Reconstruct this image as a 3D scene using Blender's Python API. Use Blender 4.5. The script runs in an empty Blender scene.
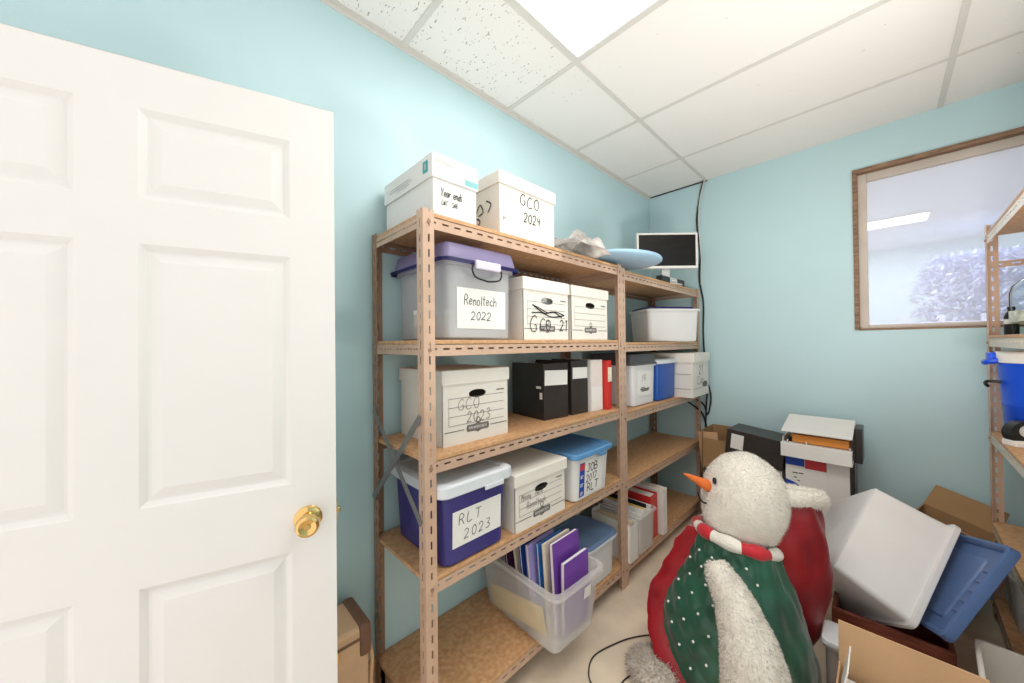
import bpy, bmesh, math, random
from mathutils import Vector, Matrix, noise
random.seed(7)
S = bpy.context.scene
COL = S.collection
PI = math.pi

# ------------------------------------------------------------------ camera
cam_d = bpy.data.cameras.new('camera')
cam = bpy.data.objects.new('camera', cam_d); COL.objects.link(cam)
cam_d.sensor_width = 36.0
cam_d.lens = 36.0 * 355.44 / 1024.0
cam_d.clip_start = 0.02
YAW, PITCH, ROLL = math.radians(46.045), math.radians(0.48), math.radians(0.634)
fw = Vector((-math.sin(YAW) * math.cos(PITCH), math.cos(YAW) * math.cos(PITCH), math.sin(PITCH)))
r0 = fw.cross(Vector((0, 0, 1))).normalized(); d0 = fw.cross(r0)
rr = r0 * math.cos(ROLL) + d0 * math.sin(ROLL); dd = -r0 * math.sin(ROLL) + d0 * math.cos(ROLL)
cam.matrix_world = Matrix(((rr.x, -dd.x, -fw.x, 0), (rr.y, -dd.y, -fw.y, 0), (rr.z, -dd.z, -fw.z, 1.38), (0, 0, 0, 1)))
S.camera = cam

# ------------------------------------------------------------------ world, exposure, lamps
S.view_settings.view_transform = 'Standard'
S.view_settings.look = 'None'
S.view_settings.gamma = 1.0
S.view_settings.use_curve_mapping = False
S.view_settings.exposure = 0.37
W = bpy.data.worlds.new('world'); S.world = W; W.use_nodes = True
W.node_tree.nodes['Background'].inputs[0].default_value = (1.0, 0.955, 0.905, 1)
W.node_tree.nodes['Background'].inputs[1].default_value = 1.05
TROFFER = 7.8          # emission of the ceiling light lens
NEXT_ROOM = 50.0        # lamp of the room beyond the window
def area(name, loc, size, power, rot, col=(1, 0.96, 0.91)):
    l = bpy.data.lights.new(name, 'AREA'); l.shape = 'RECTANGLE'; l.size, l.size_y = size
    l.energy = power; l.color = col
    o = bpy.data.objects.new(name, l); o.location = loc; o.rotation_euler = rot; COL.objects.link(o); return o
area('added_ceiling_fill', (0.32, 1.45, 1.0), (0.5, 0.5), 19, (PI - 0.1, 0, 0))  # added lamp without a fixture, aimed up to brighten the ceiling
area('next_room_lamp', (0.3, 4.6, 2.40), (3.0, 2.0), NEXT_ROOM, (0, 0, 0), (0.97, 0.97, 1))

# ------------------------------------------------------------------ materials
MATS = {}
def mat(name, col, rough=0.6, metal=0.0, var=0.06, vscale=9.0, bump=0.0, bscale=60.0, spec=0.4, sheen=0.0, alpha=1.0, trans=0.0):
    if name in MATS: return MATS[name]
    m = bpy.data.materials.new(name); m.use_nodes = True; MATS[name] = m
    nt = m.node_tree; n = nt.nodes; b = n['Principled BSDF']
    b.inputs['Roughness'].default_value = rough; b.inputs['Metallic'].default_value = metal
    b.inputs['Specular IOR Level'].default_value = spec
    if sheen: b.inputs['Sheen Weight'].default_value = sheen
    b.inputs['Alpha'].default_value = alpha
    b.inputs['Transmission Weight'].default_value = trans
    tc = n.new('ShaderNodeTexCoord'); nz = n.new('ShaderNodeTexNoise')
    nz.inputs['Scale'].default_value = vscale; nz.inputs['Detail'].default_value = 4
    nt.links.new(tc.outputs['Object'], nz.inputs['Vector'])
    cr = n.new('ShaderNodeValToRGB')
    cr.color_ramp.elements[0].position = 0.3; cr.color_ramp.elements[1].position = 0.7
    cr.color_ramp.elements[0].color = tuple(c * (1 - var) for c in col) + (1,)
    cr.color_ramp.elements[1].color = tuple(min(1, c * (1 + var)) for c in col) + (1,)
    nt.links.new(nz.outputs['Fac'], cr.inputs['Fac']); nt.links.new(cr.outputs['Color'], b.inputs['Base Color'])
    if bump:
        n2 = n.new('ShaderNodeTexNoise'); n2.inputs['Scale'].default_value = bscale; n2.inputs['Detail'].default_value = 3
        bp = n.new('ShaderNodeBump'); bp.inputs['Strength'].default_value = bump; bp.inputs['Distance'].default_value = 0.01
        nt.links.new(tc.outputs['Object'], n2.inputs['Vector']); nt.links.new(n2.outputs['Fac'], bp.inputs['Height'])
        nt.links.new(bp.outputs['Normal'], b.inputs['Normal'])
    return m

def wood_mat(name, c1, c2, sx=(1, 12, 12), rough=0.6, scale=6):
    m = bpy.data.materials.new(name); m.use_nodes = True; MATS[name] = m
    nt = m.node_tree; n = nt.nodes; b = n['Principled BSDF']; b.inputs['Roughness'].default_value = rough
    tc = n.new('ShaderNodeTexCoord'); mp = n.new('ShaderNodeMapping'); mp.inputs['Scale'].default_value = sx
    nz = n.new('ShaderNodeTexNoise'); nz.inputs['Scale'].default_value = scale; nz.inputs['Detail'].default_value = 6
    cr = n.new('ShaderNodeValToRGB'); cr.color_ramp.elements[0].position = .33; cr.color_ramp.elements[1].position = .68
    cr.color_ramp.elements[0].color = c1 + (1,); cr.color_ramp.elements[1].color = c2 + (1,)
    nt.links.new(tc.outputs['Object'], mp.inputs[0]); nt.links.new(mp.outputs[0], nz.inputs['Vector'])
    nt.links.new(nz.outputs['Fac'], cr.inputs['Fac']); nt.links.new(cr.outputs['Color'], b.inputs['Base Color'])
    return m

def plastic_mat(name, col, see=0.35, rough=0.35):
    """cloudy see-through polypropylene"""
    m = bpy.data.materials.new(name); m.use_nodes = True; MATS[name] = m
    nt = m.node_tree; n = nt.nodes; out = n['Material Output']; b = n['Principled BSDF']
    b.inputs['Base Color'].default_value = col + (1,); b.inputs['Roughness'].default_value = rough
    tl = n.new('ShaderNodeBsdfTranslucent'); tl.inputs[0].default_value = col + (1,)
    tr = n.new('ShaderNodeBsdfTransparent'); tr.inputs[0].default_value = tuple(0.5 + 0.5 * c for c in col) + (1,)
    tc = n.new('ShaderNodeTexCoord'); nz = n.new('ShaderNodeTexNoise'); nz.inputs['Scale'].default_value = 5
    nt.links.new(tc.outputs['Object'], nz.inputs['Vector'])
    mr = n.new('ShaderNodeMapRange'); mr.inputs['To Min'].default_value = see - .06; mr.inputs['To Max'].default_value = see + .06
    nt.links.new(nz.outputs['Fac'], mr.inputs['Value'])
    a = n.new('ShaderNodeMixShader'); a.inputs[0].default_value = 0.22
    nt.links.new(b.outputs[0], a.inputs[1]); nt.links.new(tl.outputs[0], a.inputs[2])
    c = n.new('ShaderNodeMixShader'); nt.links.new(mr.outputs[0], c.inputs[0])
    nt.links.new(a.outputs[0], c.inputs[1]); nt.links.new(tr.outputs[0], c.inputs[2])
    nt.links.new(c.outputs[0], out.inputs['Surface'])
    return m

def ceiling_mat():
    m = bpy.data.materials.new('acoustic_tile'); m.use_nodes = True; MATS['acoustic_tile'] = m
    nt = m.node_tree; n = nt.nodes; b = n['Principled BSDF']; b.inputs['Roughness'].default_value = 0.9
    tc = n.new('ShaderNodeTexCoord'); mp = n.new('ShaderNodeMapping'); mp.inputs['Scale'].default_value = (55, 110, 60)
    vo = n.new('ShaderNodeTexNoise'); vo.inputs['Scale'].default_value = 1.0; vo.inputs['Detail'].default_value = 1.5
    big = n.new('ShaderNodeTexNoise'); big.inputs['Scale'].default_value = 1.3
    nt.links.new(tc.outputs['Object'], mp.inputs[0]); nt.links.new(mp.outputs[0], vo.inputs['Vector'])
    nt.links.new(tc.outputs['Object'], big.inputs['Vector'])
    # the worn fissured tiles are those near the left wall by the light; the rest are nearly plain
    sp = n.new('ShaderNodeSeparateXYZ'); nt.links.new(tc.outputs['Object'], sp.inputs[0])
    m1 = n.new('ShaderNodeMapRange'); m1.inputs['From Min'].default_value = -0.99; m1.inputs['From Max'].default_value = -0.95
    m1.inputs['To Min'].default_value = 1; m1.inputs['To Max'].default_value = 0.12
    m2 = n.new('ShaderNodeMapRange'); m2.inputs['From Min'].default_value = 1.15; m2.inputs['From Max'].default_value = 1.6
    m2.inputs['To Min'].default_value = 1; m2.inputs['To Max'].default_value = 0.22
    nt.links.new(sp.outputs['X'], m1.inputs['Value']); nt.links.new(sp.outputs['Y'], m2.inputs['Value'])
    mu = n.new('ShaderNodeMath'); mu.operation = 'MULTIPLY'; nt.links.new(m1.outputs[0], mu.inputs[0]); nt.links.new(m2.outputs[0], mu.inputs[1])
    th = n.new('ShaderNodeMath'); th.operation = 'GREATER_THAN'; 
    lim = n.new('ShaderNodeMapRange'); lim.inputs['To Min'].default_value = 0.80; lim.inputs['To Max'].default_value = 0.685
    nt.links.new(mu.outputs[0], lim.inputs['Value'])
    nt.links.new(vo.outputs['Fac'], th.inputs[0]); nt.links.new(lim.outputs[0], th.inputs[1])
    mx = n.new('ShaderNodeMix'); mx.data_type = 'RGBA'
    mx.inputs[6].default_value = (0.89, 0.855, 0.825, 1); mx.inputs[7].default_value = (0.40, 0.37, 0.35, 1)
    nt.links.new(th.outputs[0], mx.inputs[0]); nt.links.new(mx.outputs[2], b.inputs['Base Color'])
    return m

def emit_mat(name, col, strength):
    m = bpy.data.materials.new(name); m.use_nodes = True; MATS[name] = m
    nt = m.node_tree; n = nt.nodes; n.remove(n['Principled BSDF'])
    e = n.new('ShaderNodeEmission'); e.inputs[0].default_value = col + (1,); e.inputs[1].default_value = strength
    nt.links.new(e.outputs[0], n['Material Output'].inputs['Surface']); return m

def glass_mat(name, tint=(1, 1, 1), gloss=0.12, haze=0.0):
    m = bpy.data.materials.new(name); m.use_nodes = True; MATS[name] = m
    nt = m.node_tree; n = nt.nodes; n.remove(n['Principled BSDF'])
    t = n.new('ShaderNodeBsdfTransparent'); t.inputs[0].default_value = tint + (1,)
    g = n.new('ShaderNodeBsdfGlossy'); g.inputs['Roughness'].default_value = 0.02
    lw = n.new('ShaderNodeLayerWeight'); lw.inputs[0].default_value = gloss
    mx = n.new('ShaderNodeMixShader'); nt.links.new(lw.outputs['Fresnel'], mx.inputs[0])
    nt.links.new(t.outputs[0], mx.inputs[1]); nt.links.new(g.outputs[0], mx.inputs[2])
    last = mx
    if haze:
        d = n.new('ShaderNodeBsdfDiffuse'); d.inputs[0].default_value = (.85, .86, .95, 1)
        m2 = n.new('ShaderNodeMixShader'); m2.inputs[0].default_value = haze
        nt.links.new(mx.outputs[0], m2.inputs[1]); nt.links.new(d.outputs[0], m2.inputs[2]); last = m2
    nt.links.new(last.outputs[0], n['Material Output'].inputs['Surface']); return m

def quilt_bump(m, scale):
    return m

M_WALL = mat('teal_wall_paint', (0.52, 0.705, 0.745), 0.55, var=0.025, vscale=2.0, bump=0.05, bscale=180)
M_WALL2 = mat('pale_far_wall_paint', (0.62, 0.80, 0.86), 0.7, var=0.03)
M_CEIL = ceiling_mat()
M_TEE = mat('white_painted_steel', (0.70, 0.67, 0.635), 0.45, var=0.02)
M_FLOOR = mat('beige_concrete', (0.74, 0.61, 0.475), 0.55, var=0.13, vscale=5.0, bump=0.06, bscale=40)
M_DOOR = mat('white_door_paint', (0.80, 0.775, 0.76), 0.38, var=0.01, bump=0.02, bscale=120)
M_BRASS = mat('polished_brass', (0.74, 0.49, 0.19), 0.14, 1.0, var=0.05)
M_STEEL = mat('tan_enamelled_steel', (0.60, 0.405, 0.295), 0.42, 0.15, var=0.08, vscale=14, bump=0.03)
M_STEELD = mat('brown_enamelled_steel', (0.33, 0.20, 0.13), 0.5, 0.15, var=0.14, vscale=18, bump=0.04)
M_STEELL = mat('lit_tan_enamelled_steel', (0.72, 0.64, 0.54), 0.42, 0.1, var=0.05, vscale=14)  # tan steel lightened to cream: light on the beams put into the colour
M_BRACE = mat('grey_steel_strap', (0.26, 0.25, 0.24), 0.5, 0.5, var=0.15)
M_BOARD = wood_mat('particle_board', (0.50, 0.26, 0.12), (0.67, 0.395, 0.205), (6, 6, 6), 0.55, 9)
M_WOODT = wood_mat('brown_wood_trim', (0.17, 0.09, 0.05), (0.33, 0.20, 0.12), (3, 14, 14), 0.6)
M_PALEW = mat('greige_window_paint', (0.60, 0.52, 0.46), 0.5, var=0.06)
M_BOXW = mat('white_carton', (0.80, 0.755, 0.69), 0.75, var=0.03, vscale=6, bump=0.03)
M_BOXC = mat('cool_white_carton', (0.80, 0.79, 0.77), 0.7, var=0.02)
M_KRAFT = mat('kraft_cardboard', (0.58, 0.36, 0.20), 0.85, var=0.07, vscale=5, bump=0.04)
M_KRAFTD = mat('dark_kraft_cardboard', (0.36, 0.21, 0.10), 0.85, var=0.08, vscale=5)
M_PAPER = mat('white_paper', (0.83, 0.81, 0.78), 0.8, var=0.02)
M_CREAM = mat('cream_paper', (0.78, 0.68, 0.52), 0.8, var=0.04)
M_INK = mat('black_marker_ink', (0.015, 0.014, 0.016), 0.5, var=0.1)
M_INKG = mat('grey_print_ink', (0.17, 0.15, 0.14), 0.7, var=0.1)
M_INKL = mat('light_grey_print_ink', (0.48, 0.46, 0.44), 0.7, var=0.1)
M_TEAL = mat('teal_print_ink', (0.04, 0.36, 0.40), 0.6)
M_TEALL = mat('light_teal_print_ink', (0.18, 0.56, 0.58), 0.6)
M_CLEAR = plastic_mat('cloudy_clear_plastic', (0.94, 0.93, 0.92), 0.68)
M_CLEAR2 = plastic_mat('milky_plastic', (0.95, 0.945, 0.94), 0.10)
M_CLEARG = plastic_mat('clear_bin_plastic', (0.90, 0.90, 0.91), 0.62, 0.2)
M_PURPT = plastic_mat('see_through_purple_plastic', (0.46, 0.40, 0.68), 0.40)
M_NAVYT = plastic_mat('see_through_navy_plastic', (0.02, 0.02, 0.12), 0.08)
M_SMOKE = plastic_mat('smoky_plastic', (0.16, 0.16, 0.17), 0.35)
M_PURPF = mat('purple_card', (0.17, 0.055, 0.36), 0.4, var=0.08)
M_LAV = mat('lavender_card', (0.40, 0.33, 0.68), 0.5)
M_BLUEF = mat('blue_card', (0.02, 0.075, 0.36), 0.45)
M_NAVYP = mat('navy_violet_plastic', (0.045, 0.038, 0.20), 0.32, var=0.06)
M_LIDW = mat('frosted_white_lid', (0.67, 0.70, 0.74), 0.4, var=0.05)
M_BLUEL = mat('mid_blue_lid', (0.10, 0.27, 0.52), 0.35, var=0.08)
M_SLATE = mat('slate_blue_lid', (0.14, 0.22, 0.36), 0.4, var=0.1)
M_STORM = plastic_mat('dark_blue_lid_plastic', (0.12, 0.21, 0.45), 0.08, 0.3)
M_DISC = mat('pale_blue_plastic', (0.33, 0.50, 0.66), 0.4, var=0.06)
M_COBALT = mat('cobalt_blue_plastic', (0.015, 0.09, 0.42), 0.35, var=0.06)
M_COOLER = mat('bright_blue_cooler_plastic', (0.008, 0.075, 0.62), 0.3, var=0.05)
M_BLACK = mat('black_vinyl', (0.035, 0.028, 0.025), 0.33, var=0.2, bump=0.06, bscale=30)
M_BLACKP = mat('black_plastic', (0.015, 0.015, 0.016), 0.35)
M_REDV = mat('red_vinyl', (0.60, 0.03, 0.025), 0.35)
M_REDP = mat('red_print', (0.60, 0.05, 0.06), 0.5)
M_BLUEP = mat('blue_print', (0.02, 0.07, 0.42), 0.5)
M_MAHOG = wood_mat('mahogany_wood', (0.12, 0.025, 0.015), (0.24, 0.06, 0.035), (2, 14, 14), 0.35)
M_ORANGE = mat('orange_card', (0.72, 0.27, 0.05), 0.6)
M_YELLOW = mat('yellow_card', (0.80, 0.58, 0.10), 0.6)
M_FUR = mat('white_plush', (0.80, 0.75, 0.68), 0.95, var=0.05, vscale=30, bump=0.5, bscale=110, sheen=0.4)
M_FURG = mat('greyish_plush', (0.62, 0.55, 0.48), 0.95, var=0.12, vscale=26, bump=0.5, bscale=110, sheen=0.3)
M_GREEN = mat('green_velvet', (0.008, 0.074, 0.040), 0.36, var=0.4, vscale=10, bump=0.18, bscale=24, spec=0.5, sheen=0.25)
M_REDF = mat('red_satin', (0.50, 0.010, 0.022), 0.42, var=0.12, bump=0.1, bscale=20, sheen=0.3)
M_REDH = mat('deep_red_velvet', (0.24, 0.003, 0.008), 0.45, var=0.3, vscale=7, bump=0.7, bscale=6, sheen=0.05)
M_CARROT = mat('orange_felt', (0.75, 0.17, 0.03), 0.7, var=0.1)
M_PEARL = mat('pearl', (0.85, 0.85, 0.80), 0.2)
M_SCREEN = mat('dark_lcd', (0.012, 0.008, 0.007), 0.2)
M_SILVER = mat('silver_plastic', (0.66, 0.65, 0.63), 0.35, 0.2)
M_TAN = mat('tan_leatherette', (0.66, 0.42, 0.25), 0.6, var=0.08)
M_LEATHER = mat('brown_leather', (0.20, 0.10, 0.06), 0.5, var=0.15)
M_GLASS = glass_mat('window_glass', (1, 1, 1), 0.10, 0.38)  # pale diffuse veil painted in for the reflections on the pane
M_BOTTLE = glass_mat('bottle_glass', (0.96, 0.985, 0.97), 0.035)
M_GREENG = glass_mat('green_glass', (0.15, 0.45, 0.15), 0.2)
M_PERI = mat('periwinkle_foliage', (0.58, 0.64, 0.88), 0.9, var=0.1)
M_PERIL = mat('pale_periwinkle_paint', (0.62, 0.66, 0.88), 0.8)
M_LENS = emit_mat('lit_light_lens', (1.0, 0.97, 0.92), TROFFER)
M_LENS2 = emit_mat('lit_far_light_lens', (1.0, 1.0, 1.0), 4.0)
M_CLOTHG = mat('grey_rag', (0.68, 0.65, 0.62), 0.9, var=0.45, vscale=9)

# ------------------------------------------------------------------ mesh helpers
def link(name, me, m, parent=None):
    o = bpy.data.objects.new(name, me); COL.objects.link(o)
    if m is not None:
        for x in (m if isinstance(m, (list, tuple)) else [m]): me.materials.append(x)
    if parent is not None: o.parent = parent
    return o
def done(name, bm, m, parent=None, smooth=False, angle=None):
    bmesh.ops.recalc_face_normals(bm, faces=bm.faces)
    me = bpy.data.meshes.new(name); bm.to_mesh(me); bm.free()
    if smooth:
        for p in me.polygons: p.use_smooth = True
        if angle:
            me.set_sharp_from_angle(angle=math.radians(angle))
    return link(name, me, m, parent)
def add_box(bm, lo, hi, bev=0.0, mtx=None, seg=2):
    lo = Vector(lo); hi = Vector(hi); c = (lo + hi) / 2; s = hi - lo
    g = bmesh.ops.create_cube(bm, size=1.0, matrix=Matrix.Translation(c) @ Matrix.Diagonal((s.x, s.y, s.z, 1)))
    vs = g['verts']
    if bev:
        es = list({e for v in vs for e in v.link_edges})
        r = bmesh.ops.bevel(bm, geom=es, offset=bev, segments=seg, affect='EDGES', profile=0.5)
        vs = list({v for f in r['faces'] for v in f.verts} | {v for v in vs if v.is_valid})
    if mtx is not None: bmesh.ops.transform(bm, matrix=mtx, verts=vs)
    return vs
def box_obj(name, lo, hi, m, parent=None, bev=0.0, mtx=None):
    bm = bmesh.new(); add_box(bm, lo, hi, bev, mtx); return done(name, bm, m, parent)
def add_loft(bm, rings, cap0=True, cap1=True, closed=True):
    R = [[bm.verts.new(p) for p in r] for r in rings]
    n = len(R[0])
    for a, b in zip(R, R[1:]):
        for i in range(n if closed else n - 1):
            j = (i + 1) % n
            bm.faces.new((a[i], a[j], b[j], b[i]))
    if cap0: bm.faces.new(R[0][::-1])
    if cap1: bm.faces.new(R[-1])
    return R
def rrect(hx, hy, r, z, cx=0, cy=0, k=4):
    r = min(r, hx * .98, hy * .98); pts = []
    for q, (sx, sy) in enumerate(((1, 1), (-1, 1), (-1, -1), (1, -1))):
        for i in range(k + 1):
            a = q * PI / 2 + i * PI / 2 / k
            pts.append(Vector((cx + sx * (hx - r) + r * math.cos(a), cy + sy * (hy - r) + r * math.sin(a), z)))
    return pts
def circ(r, z, n=32, cx=0, cy=0, ry=None):
    ry = r if ry is None else ry
    return [Vector((cx + r * math.cos(2 * PI * i / n), cy + ry * math.sin(2 * PI * i / n), z)) for i in range(n)]
def add_tube(bm, pts, r, n=8, taper=None):
    pts = [Vector(p) for p in pts]; rings = []
    up = Vector((0.13, 0.31, 0.94))
    for i, p in enumerate(pts):
        t = (pts[min(i + 1, len(pts) - 1)] - pts[max(i - 1, 0)]).normalized()
        if abs(t.dot(up)) > 0.97: up = Vector((1, 0.2, 0.1))
        a = t.cross(up).normalized(); b = t.cross(a)
        q = r if taper is None else r * taper[i]
        rings.append([p + a * q * math.cos(2 * PI * k / n) + b * q * math.sin(2 * PI * k / n) for k in range(n)])
    add_loft(bm, rings)
def smooth_path(pts, k=6):
    P = [Vector(p) for p in pts]; out = []
    for i in range(len(P) - 1):
        p0 = P[max(i - 1, 0)]; p1 = P[i]; p2 = P[i + 1]; p3 = P[min(i + 2, len(P) - 1)]
        for s in range(k):
            t = s / k
            out.append(0.5 * ((2 * p1) + (-p0 + p2) * t + (2 * p0 - 5 * p1 + 4 * p2 - p3) * t * t + (-p0 + 3 * p1 - 3 * p2 + p3) * t ** 3))
    out.append(P[-1]); return out
def tag(o, label, cat, group=None, kind=None):
    o['label'] = label; o['category'] = cat
    if group: o['group'] = group
    if kind: o['kind'] = kind
    return o
def thing(name, label, cat, loc, rz=0.0, group=None):
    o = bpy.data.objects.new(name, None); o.empty_display_size = 0.05; COL.objects.link(o)
    o.location = loc; o.rotation_euler = (0, 0, rz); return tag(o, label, cat, group)
def struct(o, label=None, cat=None):
    o['kind'] = 'structure'
    if label: o['label'] = label
    if cat: o['category'] = cat
    return o
def copy_tree(o, parent=None):
    c = o.copy(); COL.objects.link(c)
    if parent is not None: c.parent = parent
    for ch in list(o.children): copy_tree(ch, c)
    return c

# ------------------------------------------------------------------ pen strokes
GL = {
 'A': [[(0, 0), (.3, 1), (.6, 0)], [(.12, .4), (.48, .4)]],
 'B': [[(.05, 0), (.05, 1), (.4, .95), (.5, .75), (.35, .55), (.05, .52)], [(.35, .55), (.58, .35), (.5, .08), (.05, 0)]],
 'C': [[(.6, .85), (.4, 1), (.15, .85), (.02, .5), (.12, .12), (.38, 0), (.62, .15)]],
 'D': [[(.05, 0), (.05, 1), (.4, .85), (.58, .5), (.4, .12), (.05, 0)]],
 'G': [[(.6, .85), (.4, 1), (.15, .85), (.02, .5), (.12, .12), (.38, 0), (.6, .12), (.6, .42), (.38, .42)]],
 'J': [[(.2, 1), (.6, 1)], [(.42, 1), (.42, .2), (.28, 0), (.05, .12)]],
 'L': [[(.08, 1), (.05, 0), (.55, .03)]],
 'M': [[(0, 0), (.1, .95), (.32, .4), (.55, 1), (.66, 0)]],
 'O': [[(.32, 1), (.08, .8), (.02, .45), (.2, .05), (.45, .03), (.62, .4), (.55, .85), (.32, 1)]],
 'R': [[(.06, 0), (.06, 1), (.42, .95), (.5, .72), (.35, .52), (.06, .5)], [(.3, .5), (.58, 0)]],
 'S': [[(.55, .85), (.3, 1), (.1, .82), (.18, .58), (.45, .45), (.52, .18), (.3, 0), (.05, .12)]],
 'T': [[(0, 1), (.65, 1)], [(.33, 1), (.3, 0)]],
 'W': [[(0, 1), (.15, 0), (.33, .7), (.5, 0), (.68, 1)]],
 'Y': [[(.02, 1), (.28, .52), (.55, 1)], [(.28, .52), (.2, 0)]],
 'a': [[(.45, .55), (.2, .58), (.04, .3), (.15, .02), (.4, .15), (.46, .55), (.48, .08), (.56, 0)]],
 'c': [[(.45, .48), (.25, .58), (.05, .32), (.2, .02), (.47, .1)]],
 'd': [[(.42, .5), (.2, .55), (.04, .3), (.15, .02), (.4, .15), (.46, 1), (.46, 0)]],
 'e': [[(.05, .3), (.44, .34), (.36, .56), (.14, .54), (.04, .25), (.18, 0), (.46, .1)]],
 'f': [[(.5, .92), (.32, 1), (.22, .8), (.2, 0)], [(.04, .55), (.42, .55)]],
 'g': [[(.45, .5), (.2, .56), (.05, .3), (.2, .05), (.42, .2), (.46, .5), (.42, -.25), (.15, -.3)]],
 'h': [[(.05, 1), (.05, 0)], [(.05, .35), (.25, .58), (.42, .45), (.45, 0)]],
 'i': [[(.1, .52), (.12, 0)], [(.1, .72), (.12, .76)]],
 'l': [[(.1, 1), (.1, .08), (.2, 0)]],
 'n': [[(.05, .55), (.07, 0)], [(.07, .35), (.25, .57), (.42, .45), (.45, 0)]],
 'o': [[(.25, .56), (.05, .35), (.15, .02), (.4, .08), (.45, .4), (.25, .56)]],
 'r': [[(.05, .55), (.08, 0)], [(.08, .35), (.25, .55), (.42, .5)]],
 's': [[(.42, .5), (.2, .57), (.08, .42), (.38, .2), (.3, .02), (.05, .06)]],
 't': [[(.18, .95), (.18, .1), (.32, 0)], [(0, .62), (.38, .62)]],
 'u': [[(.05, .55), (.08, .1), (.25, 0), (.42, .15), (.45, .55), (.5, 0)]],
 'w': [[(0, .55), (.12, 0), (.28, .42), (.42, 0), (.55, .55)]],
 '0': [[(.3, 1), (.08, .7), (.1, .2), (.32, 0), (.5, .3), (.5, .75), (.3, 1)]],
 '1': [[(.15, .8), (.3, 1), (.28, 0)]],
 '2': [[(.05, .78), (.25, 1), (.48, .82), (.42, .5), (.05, 0), (.3, .06), (.55, 0)]],
 '3': [[(.08, .92), (.35, 1), (.46, .78), (.22, .55), (.48, .35), (.36, .02), (.05, .08)]],
 '4': [[(.15, 1), (.05, .48), (.5, .45)], [(.42, .9), (.38, 0)]],
 '5': [[(.5, 1), (.12, 1), (.08, .6), (.4, .58), (.5, .25), (.3, 0), (.05, .08)]],
 '7': [[(.05, 1), (.52, 1), (.2, 0)]],
 '-': [[(.08, .45), (.45, .45)]],
 '&': [[(.5, 0), (.1, .75), (.28, 1), (.4, .78), (.05, .25), (.25, 0), (.52, .4)]],
}
def ribbon(bm, pts, w, y):
    """flat pen line in the local XZ plane at depth y, facing -Y"""
    P = [Vector((p[0], p[1])) for p in pts]
    if len(P) == 2: Q = P
    else:
        Q = [Vector((v.x, v.y)) for v in smooth_path([(p.x, p.y, 0) for p in P], 3)]
    Q = [q for i, q in enumerate(Q) if i == 0 or (q - Q[i - 1]).length > 1e-5]
    if len(Q) < 2: return
    L = []; R = []
    for i, q in enumerate(Q):
        t = (Q[min(i + 1, len(Q) - 1)] - Q[max(i - 1, 0)]).normalized(); nrm = Vector((-t.y, t.x)) * w / 2
        L.append(bm.verts.new((q.x + nrm.x, y, q.y + nrm.y))); R.append(bm.verts.new((q.x - nrm.x, y, q.y - nrm.y)))
    for i in range(len(Q) - 1): bm.faces.new((L[i], R[i], R[i + 1], L[i + 1]))
def pen_text(bm, text, x, z, h, w, y, track=0.16, slant=0.08, jit=0.05, width=1.0):
    cx = x
    for ch in text:
        if ch == ' ': cx += h * 0.45 * width; continue
        adv = 0
        jz = (random.random() - .5) * jit * h * 2
        for st in GL[ch]:
            pts = [(cx + (px_ * width + pz_ * slant + (random.random() - .5) * jit) * h, z + jz + (pz_ + (random.random() - .5) * jit) * h) for px_, pz_ in st]
            ribbon(bm, pts, w, y); adv = max(adv, max(p[0] for p in st))
        cx += (adv + track) * h * width
    return cx
def flip_to(bm):
    for f in bm.faces:
        f.normal_update()
        if f.normal.y > 0: f.normal_flip()
def flat_done(name, bm, m, parent):
    flip_to(bm); me = bpy.data.meshes.new(name); bm.to_mesh(me); bm.free(); return link(name, me, m, parent)
def handwriting(parent, lines, m=None, name='handwriting', y=-0.0025):
    bm = bmesh.new()
    for ln in lines: pen_text(bm, ln[0], ln[1], ln[2], ln[3], ln[4], y, **(ln[5] if len(ln) > 5 else {}))
    return flat_done(name, bm, m or M_INK, parent)
def type_mesh(text, size):
    cu = bpy.data.curves.new('type', 'FONT'); cu.body = text; cu.size = size; cu.align_x = 'CENTER'; cu.align_y = 'CENTER'
    t = bpy.data.objects.new('type', cu); COL.objects.link(t)
    dg = bpy.context.evaluated_depsgraph_get(); dg.update()
    me = bpy.data.meshes.new_from_object(t.evaluated_get(dg)); bpy.data.objects.remove(t); bpy.data.curves.remove(cu)
    me.materials.clear(); return me
def printed(name, text, size, m, parent, loc, rot=(PI / 2, 0, 0), sx=1.0):
    o = link(name, type_mesh(text, size), m, parent); o.location = loc; o.rotation_euler = rot; o.scale = (sx, 1, 1); return o
def quad(bm, x0, x1, z0, z1, y):
    vs = [bm.verts.new(p) for p in ((x0, y, z0), (x1, y, z0), (x1, y, z1), (x0, y, z1))]; return bm.faces.new(vs)
def paper(name, x0, x1, z0, z1, y, m, parent, tilt=0.0, t=0.0008):
    bm = bmesh.new(); add_box(bm, (x0, y - t, z0), (x1, y, z1))
    if tilt:
        c = Vector(((x0 + x1) / 2, y, (z0 + z1) / 2)); bmesh.ops.rotate(bm, cent=c, matrix=Matrix.Rotation(tilt, 3, 'Y'), verts=bm.verts)
    return done(name, bm, m, parent)

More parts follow.
